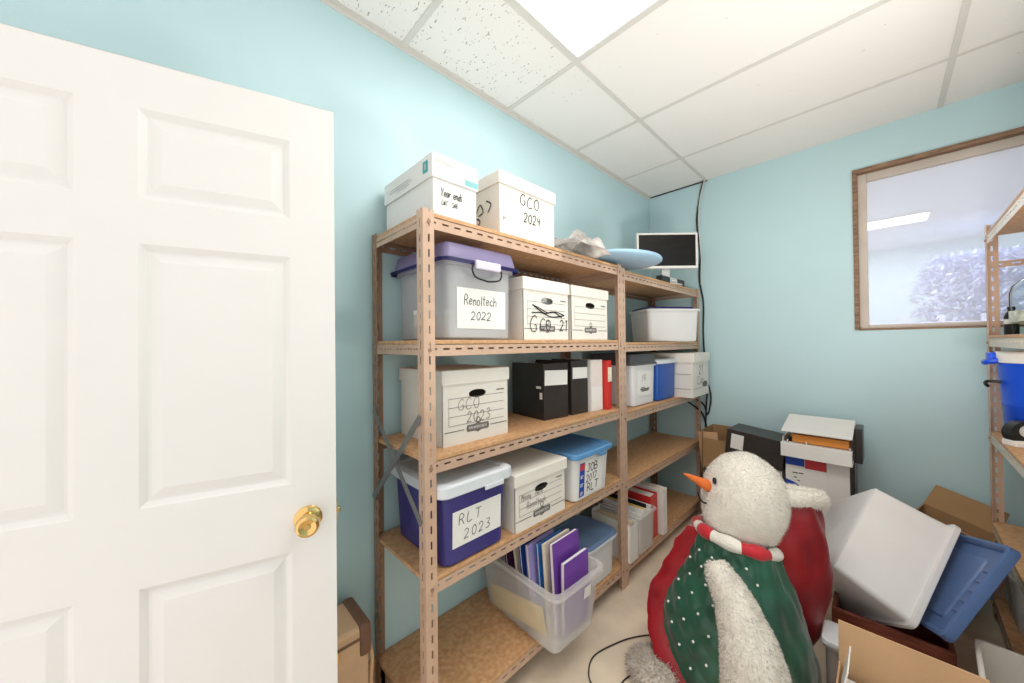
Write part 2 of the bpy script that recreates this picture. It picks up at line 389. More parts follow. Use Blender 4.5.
# ================================================================== ROOM SHELL
XL, YB, ZC = -1.433, 3.126, 2.69
XR, YF = 1.02, -0.46
struct(box_obj('floor', (XL - .1, YF, -.1), (XR + .1, YB + .1, 0), M_FLOOR), 'beige bare concrete floor', 'floor')
struct(box_obj('ceiling', (XL - .1, YF, ZC), (XR + .1, YB + .1, ZC + .08), M_CEIL), 'white acoustic tile ceiling', 'ceiling')
struct(box_obj('wall_left', (XL - .1, YF - .3, 0), (XL, YB + .1, ZC), M_WALL), 'pale teal wall behind the shelving', 'wall')
struct(box_obj('wall_right', (XR, YF, 0), (XR + .1, YB + .1, ZC), M_WALL), 'pale teal wall behind the right-hand shelving', 'wall')
WX0, WX1, WZ0, WZ1 = -.112, .78, 1.447, 2.455
bm = bmesh.new()                                     # back wall with the window opening
add_box(bm, (XL, YB, 0), (WX0, YB + .1, ZC)); add_box(bm, (WX1, YB, 0), (XR, YB + .1, ZC))
add_box(bm, (WX0, YB, 0), (WX1, YB + .1, WZ0)); add_box(bm, (WX0, YB, WZ1), (WX1, YB + .1, ZC))
struct(done('wall_back', bm, M_WALL), 'pale teal wall with the interior window', 'wall')
bm = bmesh.new(); add_box(bm, (XL, YF, 0), (XL + .015, YB, .13), .003)
struct(done('baseboard_left', bm, M_BOARD), 'brown wooden baseboard', 'baseboard')
# ceiling grid
bm = bmesh.new()
for x in (-.963, .25): add_box(bm, (x - .012, YF, ZC - .006), (x + .012, YB, ZC + .001))
CY = [1.362 + .625 * k for k in range(-3, 3)]
for y in CY:
    for x0, x1 in ((XL, -.975), (-.951, .238), (.262, XR)):
        add_box(bm, (x0, y - .012, ZC - .005), (x1, y + .012, ZC + .001))
struct(done('trim_1', bm, M_TEE), 'white suspended ceiling grid', 'ceiling grid')
bm = bmesh.new()
add_box(bm, (XL, YF, ZC - .022), (XL + .003, YB, ZC)); add_box(bm, (XL, YF, ZC - .004), (XL + .024, YB, ZC))
struct(done('trim_2', bm, M_TEE), 'white edge angle along the left wall', 'ceiling trim')
struct(box_obj('trim_3', (XL + .01, YB - .006, ZC - .010), (-.95, YB - .0005, ZC - .002), M_BLACKP), 'dark gap strip where the ceiling meets the back wall', 'ceiling trim')
# light in the ceiling
t = thing('ceiling_light', 'lit recessed fluorescent panel in the tile ceiling', 'light', (-.357, 1.049, ZC))
bm = bmesh.new()
for lo, hi in (((-.594, -.301, -.012), (.594, -.285, .0)), ((-.594, .285, -.012), (.594, .301, .0)), ((-.594, -.285, -.012), (-.578, .285, 0)), ((.578, -.285, -.012), (.594, .285, 0))): add_box(bm, lo, hi, .002)
done('light_frame', bm, M_TEE, t)
bm = bmesh.new()
n_ = 24; m_ = 12; vs = {}
for i in range(n_ + 1):
    for j in range(m_ + 1): vs[i, j] = bm.verts.new((-.578 + 1.156 * i / n_, -.285 + .57 * j / m_, -.004 - .003 * ((i + j) % 2)))
for i in range(n_):
    for j in range(m_): bm.faces.new((vs[i, j], vs[i, j + 1], vs[i + 1, j + 1], vs[i + 1, j]))
done('diffuser', bm, M_LENS, t)
# window
wf = box_obj('window_1', (WX0, YB - .012, WZ0), (WX0 + .022, YB + .1, WZ1), M_WOODT); struct(wf, 'fixed interior window with brown wooden casing', 'window')
bm = bmesh.new()
add_box(bm, (WX0 - .0, YB - .016, WZ1 - .026), (WX1, YB + .1, WZ1), .002)
add_box(bm, (WX0 + .02, YB - .004, WZ0 - .004), (WX1, YB + .1, WZ0 + .008), .002)
add_box(bm, (WX1 - .02, YB - .016, WZ0), (WX1, YB + .1, WZ1 - .02), .002)
done('casing', bm, M_WOODT, wf)
fx0, fx1, fz0, fz1, fy = WX0 + .022, WX1 - .02, WZ0 + .006, WZ1 - .026, YB + .045
bm = bmesh.new()
add_box(bm, (fx0, fy - .02, fz0), (fx0 + .042, fy + .02, fz1), .003); add_box(bm, (fx1 - .042, fy - .02, fz0), (fx1, fy + .02, fz1), .003)
add_box(bm, (fx0 + .042, fy - .02, fz1 - .052), (fx1 - .042, fy + .02, fz1), .003); add_box(bm, (fx0 + .042, fy - .02, fz0), (fx1 - .042, fy + .02, fz0 + .024), .003)
done('window_frame', bm, M_PALEW, wf)
box_obj('pane', (fx0 + .04, fy - .003, fz0 + .02), (fx1 - .04, fy + .003, fz1 - .05), M_GLASS, wf)
# the room seen through the window
bm = bmesh.new(); add_box(bm, (-2.4, 6.0, 0), (3.2, 6.1, 2.44)); add_box(bm, (-2.5, YB + .1, 0), (-2.4, 6.0, 2.44)); add_box(bm, (3.2, YB + .1, 0), (3.3, 6.0, 2.44))
struct(done('wall_beyond', bm, M_WALL2), 'pale blue wall of the room beyond the window', 'wall')
struct(box_obj('ceiling_beyond', (-2.5, YB + .1, 2.44), (3.3, 6.1, 2.5), mat('lavender_white_ceiling', (.80, .81, .92), .9)), 'ceiling of the room beyond the window', 'ceiling')
struct(box_obj('floor_beyond', (-2.5, YB + .1, -.1), (3.3, 6.1, 0), M_FLOOR), 'floor of the room beyond the window', 'floor')
t = thing('ceiling_light', 'bright strip light seen through the interior window', 'light', (-.02, 4.62, 2.44))
box_obj('light_frame', (-.34, -.16, -.012), (.34, .16, 0), M_TEE, t, .003); box_obj('diffuser', (-.31, -.13, -.018), (.31, .13, -.011), M_LENS2, t)
t = thing('artificial_tree', 'bluish bushy tree silhouette behind the window glass', 'tree', (.62, 5.3, 0))
bm = bmesh.new(); add_tube(bm, [(0, 0, 0), (0, 0, 1.2), (.02, 0, 2.0)], .03, 8); done('trunk', bm, M_PERI, t)
bm = bmesh.new()
rnd = random.Random(3)
for k in range(3200):
    z = 1.35 + rnd.random() * .82; R_ = .42 * (1 - ((z - 1.75) / .55) ** 2) ** .5 if abs(z - 1.75) < .55 else .1
    a = rnd.random() * 2 * PI; r = R_ * rnd.random() ** .5
    c = Vector((r * math.cos(a), r * math.sin(a) * .6, z)); d = Vector((rnd.gauss(0, 1), rnd.gauss(0, 1), rnd.gauss(0, .6))).normalized() * .04; e = d.cross(Vector((rnd.random(), .3, 1))).normalized() * .014
    bm.faces.new([bm.verts.new(p) for p in (c - d, c + e, c + d, c - e)])
done('foliage', bm, M_PERI, t)
t = thing('railing', 'pale low railing seen through the bottom of the window', 'railing', (.35, 5.0, 0))
bm = bmesh.new(); add_box(bm, (-.45, -.02, 1.50), (.5, .02, 1.54), .004); add_box(bm, (-.45, -.02, 1.33), (.5, .02, 1.36), .004); done('rail', bm, M_PERIL, t)
for k in range(5): box_obj('post', (-.44 + k * .23, -.018, 0), (-.405 + k * .23, .018, 1.6), M_PERIL, t, .004)

# ================================================================== DOOR
d_ = Vector((.2719, .9623, 0)).normalized()
h_ = Vector((-1.2506, -.4025, 0))
door = bpy.data.objects.new('door_1', None); COL.objects.link(door); door.location = (h_.x, h_.y, 0.0); door.rotation_euler = (0, 0, math.atan2(d_.y, d_.x))
struct(door, 'white six-panel door standing open with a brass knob', 'door')
DW, DT, DH = .76, .036, 2.03
PX = [(.105, .2675), (.3665, .656)]
PZ = [(.20, .845), (1.022, 1.6155), (1.717, 1.9225)]
bm = bmesh.new()
def leaf():
    xs = sorted({0, DW} | {v for p in PX for v in p}); zs = sorted({.012, DH} | {v for p in PZ for v in p})
    V = {}
    def v(x, y, z):
        k = (round(x, 5), round(y, 5), round(z, 5))
        if k not in V: V[k] = bm.verts.new((x, y, z))
        return V[k]
    for i in range(len(xs) - 1):
        for j in range(len(zs) - 1):
            x0, x1, z0, z1 = xs[i], xs[i + 1], zs[j], zs[j + 1]
            if (x0, x1) in PX and (z0, z1) in PZ:
                steps = [(0, 0), (.007, .005), (.013, .0095), (.018, .0095), (.040, .002), (.041, .002)]
                prev = None
                for ins, dep in steps:
                    q = [v(x0 + ins, -dep, z0 + ins), v(x1 - ins, -dep, z0 + ins), v(x1 - ins, -dep, z1 - ins), v(x0 + ins, -dep, z1 - ins)]
                    if prev:
                        for a in range(4): bm.faces.new((prev[a], prev[(a + 1) % 4], q[(a + 1) % 4], q[a]))
                    prev = q
                bm.faces.new(prev)
            else: bm.faces.new((v(x0, 0, z0), v(x1, 0, z0), v(x1, 0, z1), v(x0, 0, z1)))
leaf()
# in the local frame +X runs to the free edge; the room side is local -Y, so mirror the leaf
for vv in bm.verts: vv.co.y = -vv.co.y - 0.0
add_box(bm, (0, .011, .012), (DW, DT, DH))
for s in (0, DW): add_box(bm, (s - .0005, 0, .012), (s + .0005, DT, DH))
add_box(bm, (0, 0, DH - .001), (DW, DT, DH))
done('door_leaf', bm, M_DOOR, door)
kx, kz = .693, .925
def lathe_obj(name, prof, m, parent, loc, axis='-Y', n=36, smooth=True, angle=40):
    bm = bmesh.new(); add_loft(bm, [circ(r, z, n) for r, z in prof])
    o = done(name, bm, m, parent, smooth, angle); o.location = loc
    o.rotation_euler = {'-Y': (PI / 2, 0, 0), 'Y': (-PI / 2, 0, 0), 'Z': (0, 0, 0)}[axis]; return o
kn = lathe_obj('knob', [(.0335, 0), (.0335, .003), (.029, .007), (.014, .010), (.0125, .024), (.019, .030), (.0265, .037), (.0285, .046), (.026, .055), (.020, .059), (.017, .0575), (.008, .056), (.007, .0585), (.001, .0585)], M_BRASS, door, (kx, 0, kz))
bm = bmesh.new(); add_box(bm, (DW, .010, kz - .028), (DW + .002, .026, kz + .028)); add_box(bm, (DW, .012, kz - .008), (DW + .011, .024, kz + .008), .003); done('latch', bm, M_BRASS, door)
for z in (.2, 1.0, 1.8):
    bm = bmesh.new(); add_tube(bm, [(-.004, -.004, z), (-.004, -.004, z + .09)], .006, 10); done('hinge', bm, M_BRASS, door)

# ================================================================== SHELVING
def slotted(bm, L, w, slots, mtx, t=.002, sl=.026, sw=.0065, pitch=.05, rows=(.5,)):
    """a strip along local Z of length L and width w (local X) with real slots"""
    if not slots:
        add_box(bm, (0, 0, 0), (w, t, L), 0, mtx); return
    r = rows[0] * w
    add_box(bm, (0, 0, 0), (r - sw / 2, t, L), 0, mtx); add_box(bm, (r + sw / 2, 0, 0), (w, t, L), 0, mtx)
    z = 0; k = .018
    while True:
        z1 = min(k, L)
        if z1 > z: add_box(bm, (r - sw / 2, 0, z), (r + sw / 2, t, z1), 0, mtx)
        if k >= L: break
        z = k + sl; k += pitch
        if z >= L: break
def frame_m(o, ex, ez):
    ex = Vector(ex).normalized(); ez = Vector(ez).normalized(); ey = ez.cross(ex)
    return Matrix(((ex.x, ey.x, ez.x, o[0]), (ex.y, ey.y, ez.y, o[1]), (ex.z, ey.z, ez.z, o[2]), (0, 0, 0, 1)))
def shelving(root, L, D, H, levels, m_front, m_back, end_beams, m_beam=None):
    """local X along the run, local Y into depth, front at Y=0"""
    w = .040
    for (x, y, sx, sy, nm) in ((0, 0, 1, 1, 'f'), (L, 0, -1, 1, 'f'), (0, D, 1, -1, 'b'), (L, D, -1, -1, 'b')):
        bm = bmesh.new()
        slotted(bm, H, w, True, frame_m((x, y, 0), (sx, 0, 0), (0, 0, 1)))
        slotted(bm, H, w, True, frame_m((x, y, 0), (0, sy, 0), (0, 0, 1)))
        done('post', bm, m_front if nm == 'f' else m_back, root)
    for z in levels:
        zt = z - .014
        for y, ey in ((.0025, 1), (D - .0025, -1)):
            bm = bmesh.new()
            slotted(bm, L - .01, .040, True, frame_m((.005, y, zt), (0, 0, -1), (1, 0, 0)), rows=(.42,))
            add_box(bm, (.005, min(y, y + ey * .022), zt - .002), (L - .005, max(y, y + ey * .022), zt))
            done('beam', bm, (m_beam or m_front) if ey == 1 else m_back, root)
        if z in end_beams:
            for x, s in ((.0025, 1), (L - .0025, -1)):
                bm = bmesh.new(); slotted(bm, D - .01, .036, True, frame_m((x, .005, zt), (0, 0, -1), (0, 1, 0)), sl=.010, pitch=.02, rows=(.45,))
                done('end_beam', bm, m_front, root)
        bm = bmesh.new(); add_box(bm, (.004, .001, zt), (L - .004, D - .002, z), .0015); done('shelf_board', bm, M_BOARD, root)
    bm = bmesh.new(); add_tube(bm, [(0, -.002, 0), (0, .002, 0)], .006, 8); b0 = done('bolt', bm, M_STEELD, root); first = True
    for x in (.02, L - .02):
        for z in levels:
            if not first: b0 = b0.copy(); COL.objects.link(b0)
            b0.location = (x, -.002, z - .034); first = False
XS = -1.018; DS = .40
LV1 = [.135, .622, 1.013, 1.398, 1.818]
LV2 = [.125, .595, .985, 1.385, 1.800]
u1 = thing('shelving_unit', 'tan slotted-angle shelving unit nearest the door, five boards of document boxes', 'shelf', (XS, .590, 0), PI / 2)
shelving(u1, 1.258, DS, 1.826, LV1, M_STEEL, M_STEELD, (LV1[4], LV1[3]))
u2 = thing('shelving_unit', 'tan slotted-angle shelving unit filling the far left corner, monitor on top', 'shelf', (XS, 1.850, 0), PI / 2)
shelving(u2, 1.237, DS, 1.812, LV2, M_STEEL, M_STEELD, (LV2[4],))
for a, b, k in (((.02, .80), (.385, 1.125), 0), ((.02, 1.146), (.385, .78), 1)):
    bm = bmesh.new(); p = Vector((-.004 - .003 * k, a[0], a[1])); q = Vector((-.004 - .003 * k, b[0], b[1]))
    dv = (q - p).normalized(); nv = Vector((0, -dv.z, dv.y)) * .011
    rings = [[p + nv, p - nv, p - nv + Vector((-.003, 0, 0)), p + nv + Vector((-.003, 0, 0))], [q + nv, q - nv, q - nv + Vector((-.003, 0, 0)), q + nv + Vector((-.003, 0, 0))]]
    add_loft(bm, rings); done('cross_brace', bm, M_BRACE, u1)
# right-hand unit (runs toward the camera along the right wall)
ur = thing('shelving_unit', 'tan slotted-angle shelving unit at the right edge beside the window', 'shelf', (.370, 2.95, 0), -PI / 2 + math.radians(-1.4))
LVR = [.10, .478, .925, 1.398, 1.905]
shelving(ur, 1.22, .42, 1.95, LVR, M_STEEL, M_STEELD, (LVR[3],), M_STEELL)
bm = bmesh.new(); slotted(bm, .40, .03, True, frame_m((-.004, .01, 1.765), (0, 0, -1), (0, 1, 0)), rows=(.5,)); done('tie_strap', bm, M_STEEL, ur)

# ================================================================== BOXES ON THE SHELVES
def on_front(o, y_bottom, y_top, h):
    """lay a sheet built at local y=0 on the sloping front of a bin"""
    o.rotation_euler = (math.atan2(y_bottom - y_top, h), 0, 0); o.location = (0, y_bottom - .0006, 0); return o
def hole_panel(bm, w, z0, z1, y, t, hx, hz, rx, rz, lean=0.0):
    """vertical panel facing -Y with an oval hand hole, thickness t inward"""
    for yy in (y, y + t):
        o = [bm.verts.new((x, yy, z)) for x, z in ((-w, z0), (w, z0), (w, z1), (-w, z1))]
        h = [bm.verts.new((hx + rx * math.cos(2 * PI * k / 24), yy, hz + rz * math.copysign(abs(math.sin(2 * PI * k / 24)) ** .8, math.sin(2 * PI * k / 24)))) for k in range(24)]
        es = [bm.edges.new((o[k], o[(k + 1) % 4])) for k in range(4)] + [bm.edges.new((h[k], h[(k + 1) % 24])) for k in range(24)]
        bmesh.ops.triangle_fill(bm, use_beauty=True, use_dissolve=False, edges=es)
        if yy == y: h0 = h
    for k in range(24): bm.faces.new((h0[k], h0[(k + 1) % 24], h[(k + 1) % 24], h[k]))
def carton(root, w, d, h, lid, m, hole=True, lid_m=None, over=.007, inside=True, hole_z=None):
    """lidded file carton: local front at Y=0 facing -Y, X centred"""
    hw = w / 2; bm = bmesh.new(); t = .004
    if hole: hole_panel(bm, hw, 0, h - .004, 0, t, 0.0, hole_z or (h - lid - .042), .042, .0155)
    else: add_box(bm, (-hw, 0, 0), (hw, t, h - .004))
    add_box(bm, (-hw, d - t, 0), (hw, d, h - .004)); add_box(bm, (-hw, t, 0), (-hw + t, d - t, h - .004)); add_box(bm, (hw - t, t, 0), (hw, d - t, h - .004))
    add_box(bm, (-hw + t, t, 0), (hw - t, d - t, t))
    done('carton_body', bm, m, root)
    bm = bmesh.new(); o = over
    add_loft(bm, [rrect(hw + o, d / 2 + o, .004, h - lid, 0, d / 2, 2), rrect(hw + o, d / 2 + o, .004, h - .003, 0, d / 2, 2), rrect(hw + o - .003, d / 2 + o - .003, .004, h, 0, d / 2, 2)], cap0=False)
    add_loft(bm, [rrect(hw + .001, d / 2 + .001, .004, h - lid, 0, d / 2, 2), rrect(hw + .001, d / 2 + .001, .004, h - .005, 0, d / 2, 2)], cap0=False)
    add_loft(bm, [rrect(hw + .001, d / 2 + .001, .004, h - lid, 0, d / 2, 2), rrect(hw + o, d / 2 + o, .004, h - lid, 0, d / 2, 2)], False, False)
    return done('carton_lid', bm, lid_m or m, root)
def box_print(root, w, h, lid, logo=True, lx=0.0, lines=(0.62, .50, .38, .26), yy=-.0015):
    hw = w / 2; bm = bmesh.new()
    for f in lines: quad(bm, -hw * .86, hw * .86, h * f - .0008, h * f + .0008, yy)
    quad(bm, -hw * .86, -hw * .86 + .0012, h * lines[-1], h * lines[0], yy)
    for a, b in ((-.98, -.42), (.40, .98)): quad(bm, hw * a, hw * b, h * .185 - .0015, h * .185 + .0015, yy)
    for k in range(7): quad(bm, hw * .62 + k * .006, hw * .62 + k * .006 + .0042, h * .665, h * .665 + .006, yy)
    flat_done('form_lines', bm, M_INKG, root)
    if logo:
        bm = bmesh.new(); a, b = .052, .017; z = h * .19
        pts = [(-a, -b * .75), (-a * .3, -b * .75), (0, -b * 1.15), (a * .3, -b * .75), (a, -b * .75), (a * 1.06, 0), (a, b * .75), (a * .3, b * .75), (0, b * 1.15), (-a * .3, b * .75), (-a, b * .75), (-a * 1.06, 0)]
        bm.faces.new([bm.verts.new((lx + p[0], yy, z + p[1])) for p in pts]); 
        bm2 = bm
        c = [bm.verts.new((lx + .011 * math.cos(2 * PI * k / 16), yy, z + .028 + .011 * math.sin(2 * PI * k / 16))) for k in range(16)]
        i_ = [bm.verts.new((lx + .008 * math.cos(2 * PI * k / 16), yy, z + .028 + .008 * math.sin(2 * PI * k / 16))) for k in range(16)]
        for k in range(16): bm.faces.new((c[k], c[(k + 1) % 16], i_[(k + 1) % 16], i_[k]))
        lg = flat_done('logo', bm, M_INKG, root)
        printed('logo_lettering', 'BANKERS BOX', .0145, M_PAPER, lg, (lx, yy - .0006, z), sx=.92)

G_FILE = 'white lidded file boxes on the shelves'
FR = PI / 2
# -- top board
t = thing('file_box', 'white paper carton with teal square and teal strip on its lid, topmost board', 'box', (-1.042, .734, LV1[4]), FR, G_FILE)
carton(t, .184, .355, .215, .082, M_BOXC, hole=False)
handwriting(t, [('Year ends', -.062, .077, .028, .0026, dict(width=.62, track=.12)), ('LWT - SAR', -.060, .045, .018, .0019, dict(width=.62))], M_INK)
bm = bmesh.new(); quad(bm, .035, .095, .140, .160, -.0085); flat_done('teal_strip', bm, M_TEALL, t)
bm = bmesh.new()
for k in range(2): quad(bm, .042, .092 - .012 * k, .146 + k * .006, .148 + k * .006, -.0092)
for a, b, z in ((-.084, .010, .196), (-.088, .035, .184), (-.086, -.02, .190)): quad(bm, a, b, z, z + .0022, -.0085)
for a in (.062, .084): quad(bm, a, a + .002, .166, .188, -.0085)
for z in (.166, .187): quad(bm, .062, .086, z, z + .002, -.0085)
flat_done('small_print', bm, M_INKL, t)
bm = bmesh.new()                                      # printing on the side that faces the door
def side_quad(bm, y0, y1, z0, z1, x): bm.faces.new([bm.verts.new(p) for p in ((x, y1, z0), (x, y0, z0), (x, y0, z1), (x, y1, z1))])
side_quad(bm, .020, .052, .155, .195, -.1002); done('teal_square', bm, M_TEAL, t)
bm = bmesh.new(); side_quad(bm, .030, .042, .165, .186, -.1007)
for k, (a, b) in enumerate(((.15, .30), (.13, .31), (.15, .25))): side_quad(bm, a, b, .171 - k * .009, .1735 - k * .009, -.1003)
done('side_print', bm, M_INKL, t)
t = thing('file_box', 'white file box marked GCO 2024 on top of the shelving', 'box', (-1.034, 1.105, LV1[4]), FR, G_FILE)
carton(t, .335, .36, .252, .050, M_BOXW, hole=False)
handwriting(t, [('GCO', -.055, .142, .047, .0036, dict(track=.3)), ('2024', -.035, .078, .040, .0038)])
for q_ in ((-.148, -.146, .02, .165), (-.150, -.132, .065, .072), (.145, .152, .135, .142)):
    bm = bmesh.new(); quad(bm, *q_, -.0015); flat_done('printed_mark', bm, M_INKL, t)
bm = bmesh.new()
for pts in ([(.10, .11), (.13, .145), (.15, .11), (.12, .10)], [(.07, .04), (.1, .09), (.13, .075), (.1, .05)], [(.04, .03), (.09, .06), (.12, .045), (.06, .035)], [(.05, .05), (.08, .035), (.11, .06)], [(.18, .10), (.2, .13), (.17, .15)]):
    ribbon(bm, pts, .006, 0)
scr = flat_done('side_scribble', bm, M_INK, t); scr.rotation_euler = (0, 0, -PI / 2); scr.location = (-.1700, .25, 0)
# -- second board
t = thing('storage_bin', 'clear latch bin with see-through purple lid marked Renoltech 2022', 'bin', (-1.030, .850, LV1[3]), FR, 'storage bins on the shelves')
def bin_mesh(name, root, wb, db, wt, dt, h, m, rim=.012, rimh=.016, cy=None, r=.03, wall=.003, y0=0.0):
    """open tapered bin; front of the rim at local Y=y0"""
    cy = y0 + dt / 2 if cy is None else cy
    bm = bmesh.new()
    rings = [rrect(wb / 2 - .01, db / 2 - .01, r, 0, 0, cy), rrect(wb / 2, db / 2, r, .008, 0, cy)]
    for f in (.35, .7): rings.append(rrect((wb + (wt - 2 * rim - wb) * f) / 2, (db + (dt - 2 * rim - db) * f) / 2, r, h * f, 0, cy))
    rings += [rrect(wt / 2 - rim, dt / 2 - rim, r, h - rimh, 0, cy), rrect(wt / 2, dt / 2, r + .004, h - rimh * .9, 0, cy), rrect(wt / 2, dt / 2, r + .004, h - .003, 0, cy), rrect(wt / 2 - .003, dt / 2 - .003, r + .003, h, 0, cy),
              rrect(wt / 2 - rim - wall, dt / 2 - rim - wall, r, h, 0, cy), rrect(wb / 2 - wall, db / 2 - wall, r, .010, 0, cy)]
    add_loft(bm, rings)
    return done(name, bm, m, root, True, 35)
bin_mesh('bin_body', t, .305, .36, .340, .385, .280, M_CLEARG)
bm = bmesh.new()
add_loft(bm, [rrect(.188, .205, .03, .272, 0, .192), rrect(.191, .208, .03, .284, 0, .192), rrect(.178, .196, .03, .290, 0, .192)], False, False)
rm = done('lid_rim', bm, M_NAVYT, t, True, 40)
bm = bmesh.new(); add_loft(bm, [rrect(.178, .196, .03, .288, 0, .192), rrect(.166, .186, .028, .340, 0, .192), rrect(.160, .180, .026, .345, 0, .192)], False, True)
done('lid', bm, M_PURPT, t, True, 40)
bm = bmesh.new()
for s in (-1, 1): add_tube(bm, smooth_path([(s * .062, -.018, .275), (s * .07, -.022, .25), (s * .055, -.024, .225), (0, -.024, .215)], 5), .0035, 6)
done('latch_wire', bm, M_BLACKP, t)
box_obj('latch', (-.055, -.026, .258), (.066, -.012, .290), mat('pale_lilac_plastic', (.66, .62, .76), .35), t, .005)
lb = on_front(paper('paper_label', -.115, .118, .042, .190, 0, M_PAPER, t, 0.0), .0130, .012, .265)
handwriting(lb, [('Renoltech', -.085, .130, .036, .0028, dict(width=.82)), ('2022', -.055, .075, .030, .0028, dict(width=1.2))], y=-.0016)
bm = bmesh.new(); add_box(bm, (-.12, .05, .012), (.10, .33, .09), .004); add_box(bm, (-.11, .06, .091), (.06, .31, .12), .004); done('papers', bm, M_PAPER, t)
bm = bmesh.new(); bm.faces.new([bm.verts.new(p) for p in ((-.147, .25, .02), (-.147, .12, .02), (-.156, .12, .12), (-.156, .25, .12))]); done('side_sheet', bm, M_PAPER, t)

t = thing('file_box', 'white file box with thick scribbles and GCO 21 beside the purple-lidded bin', 'box', (-1.036, 1.220, LV1[3]), FR, G_FILE)
carton(t, .304, .36, .268, .052, M_BOXW); box_print(t, .304, .268, .052)
bm = bmesh.new(); pen_text(bm, 'G', -.118, .035, .068, .0036, -.003); pen_text(bm, 'CO', -.052, .045, .048, .004, -.003); pen_text(bm, '21', .082, .04, .052, .0045, -.003)
for pts in ([(-.1, .152), (-.05, .138), (.0, .122), (.06, .128), (.12, .115)], [(-.105, .118), (-.04, .12), (.02, .105), (.08, .108), (.12, .116)], [(-.09, .148), (-.02, .118), (.04, .128), (.1, .104)]): ribbon(bm, pts, .0052, -.003)
flat_done('handwriting', bm, M_INK, t)
bm = bmesh.new(); add_box(bm, (-.1, .03, .02), (.1, .3, .198)); done('papers', bm, M_PAPER, t)
t = thing('file_box', 'white file box with only printed lines beside the scribbled one', 'box', (-1.036, 1.562, LV1[3]), FR, G_FILE)
carton(t, .322, .36, .268, .050, M_BOXW); box_print(t, .322, .268, .05)
# -- third board
t = thing('file_box', 'white file box marked GCO 2023 alone at the end of its board', 'box', (-1.085, .858, LV1[2]), FR, G_FILE)
carton(t, .316, .315, .275, .052, M_BOXW); box_print(t, .312, .275, .052)
handwriting(t, [('GCO', -.095, .125, .042, .0022, dict(track=.26)), ('2023', -.055, .075, .040, .0026, dict(track=.24))], M_INKG)
# binders
def binder(root, w, d, h, m, m_in=M_PAPER, lean=0.0):
    bm = bmesh.new(); hw = w / 2
    add_box(bm, (-hw, 0, 0), (hw, .004, h), .0015); add_box(bm, (-hw, .003, 0), (-hw + .003, d, h), .001); add_box(bm, (hw - .003, .003, 0), (hw, d, h), .001)
    o = done('binder_cover', bm, m, root)
    bm = bmesh.new(); add_box(bm, (-hw + .005, .012, .010), (hw - .005, d - .012, h - .012)); done('papers', bm, m_in, root)
    return o
G_BIN = 'ring binders standing on the third board'
t = thing('ring_binder', 'thick black ring binder with wide white spine label, leftmost of the binders', 'binder', (-1.112, 1.372, LV1[2]), FR - .12, G_BIN)
binder(t, .165, .25, .272, M_BLACK); paper('spine_label', -.078, .076, .165, .238, -.0012, M_PAPER, t, .03)
bm = bmesh.new(); add_box(bm, (-.0842, .02, .15), (-.0828, .055, .162)); add_box(bm, (-.0842, .012, .10), (-.0828, .03, .132)); done('cover_sticker', bm, M_PAPER, t)
t = thing('ring_binder', 'black ring binder between the thick black binder and the white one', 'binder', (-1.100, 1.553, LV1[2]), FR - .05, G_BIN)
binder(t, .135, .26, .280, M_BLACK); paper('spine_label', -.060, .062, .185, .243, -.0012, M_PAPER, t, .02)
t = thing('ring_binder', 'white ring binder with two blank spine sheets', 'binder', (-1.080, 1.682, LV1[2]), FR - .03, G_BIN)
binder(t, .105, .26, .278, M_PAPER); paper('spine_label', -.05, .05, .135, .274, -.0012, mat('pinkish_paper', (.80, .72, .68), .8), t); paper('spine_label', -.05, .05, .004, .130, -.0012, M_PAPER, t)
t = thing('ring_binder', 'red ring binder at the right end of the binder row', 'binder', (-1.048, 1.760, LV1[2]), FR - .02, G_BIN)
binder(t, .042, .26, .272, M_REDV); paper('spine_label', -.018, .02, .155, .235, -.0012, M_CREAM, t)
# -- fourth board
t = thing('storage_bin', 'navy storage bin with frosted white lid marked RLT 2023', 'bin', (-1.003, .800, LV1[1]), FR, 'storage bins on the shelves')
bin_mesh('bin_body', t, .275, .34, .322, .384, .262, M_NAVYP, r=.035)
bm = bmesh.new(); add_loft(bm, [rrect(.168, .199, .04, .248, 0, .192), rrect(.171, .202, .042, .252, 0, .192), rrect(.169, .2, .04, .283, 0, .192), rrect(.156, .192, .036, .290, 0, .192), rrect(.135, .17, .03, .288, 0, .192), rrect(.132, .167, .03, .283, 0, .192)], True, True)
done('lid', bm, M_LIDW, t, True, 40)
box_obj('clip', (.015, -.014, .236), (.105, -.008, .252), M_LIDW, t, .002)
lb = on_front(paper('paper_label', -.108, .112, .062, .188, 0, M_PAPER, t, -.01), .022, .012, .246)
handwriting(lb, [('RLT', -.085, .137, .036, .0026, dict(width=1.15, track=.3)), ('2023', -.062, .082, .034, .0026, dict(width=1.15, track=.3))], y=-.0016)
t = thing('file_box', 'white file box with two handwritten lines between two plastic bins', 'box', (-1.020, 1.150, LV1[1]), FR, G_FILE)
carton(t, .318, .37, .236, .048, M_BOXW, over=.010); box_print(t, .318, .236, .048)
handwriting(t, [('Missing - Two in', -.125, .122, .024, .002, dict(width=.62)), ('Renoltech', -.095, .080, .028, .002, dict(width=.8))], M_INKG)
t = thing('storage_bin', 'clear bin with blue lid marked JOB 2017 RLT', 'bin', (-.988, 1.518, LV1[1]), FR, 'storage bins on the shelves')
bin_mesh('bin_body', t, .288, .33, .326, .378, .222, M_CLEAR2, r=.03)
bm = bmesh.new(); add_loft(bm, [rrect(.168, .194, .035, .212, 0, .189), rrect(.172, .198, .037, .215, 0, .189), rrect(.171, .197, .037, .232, 0, .189), rrect(.164, .19, .034, .238, 0, .189), rrect(.150, .176, .03, .236, 0, .189), rrect(.147, .173, .03, .230, 0, .189)])
done('lid', bm, M_BLUEL, t, True, 40)
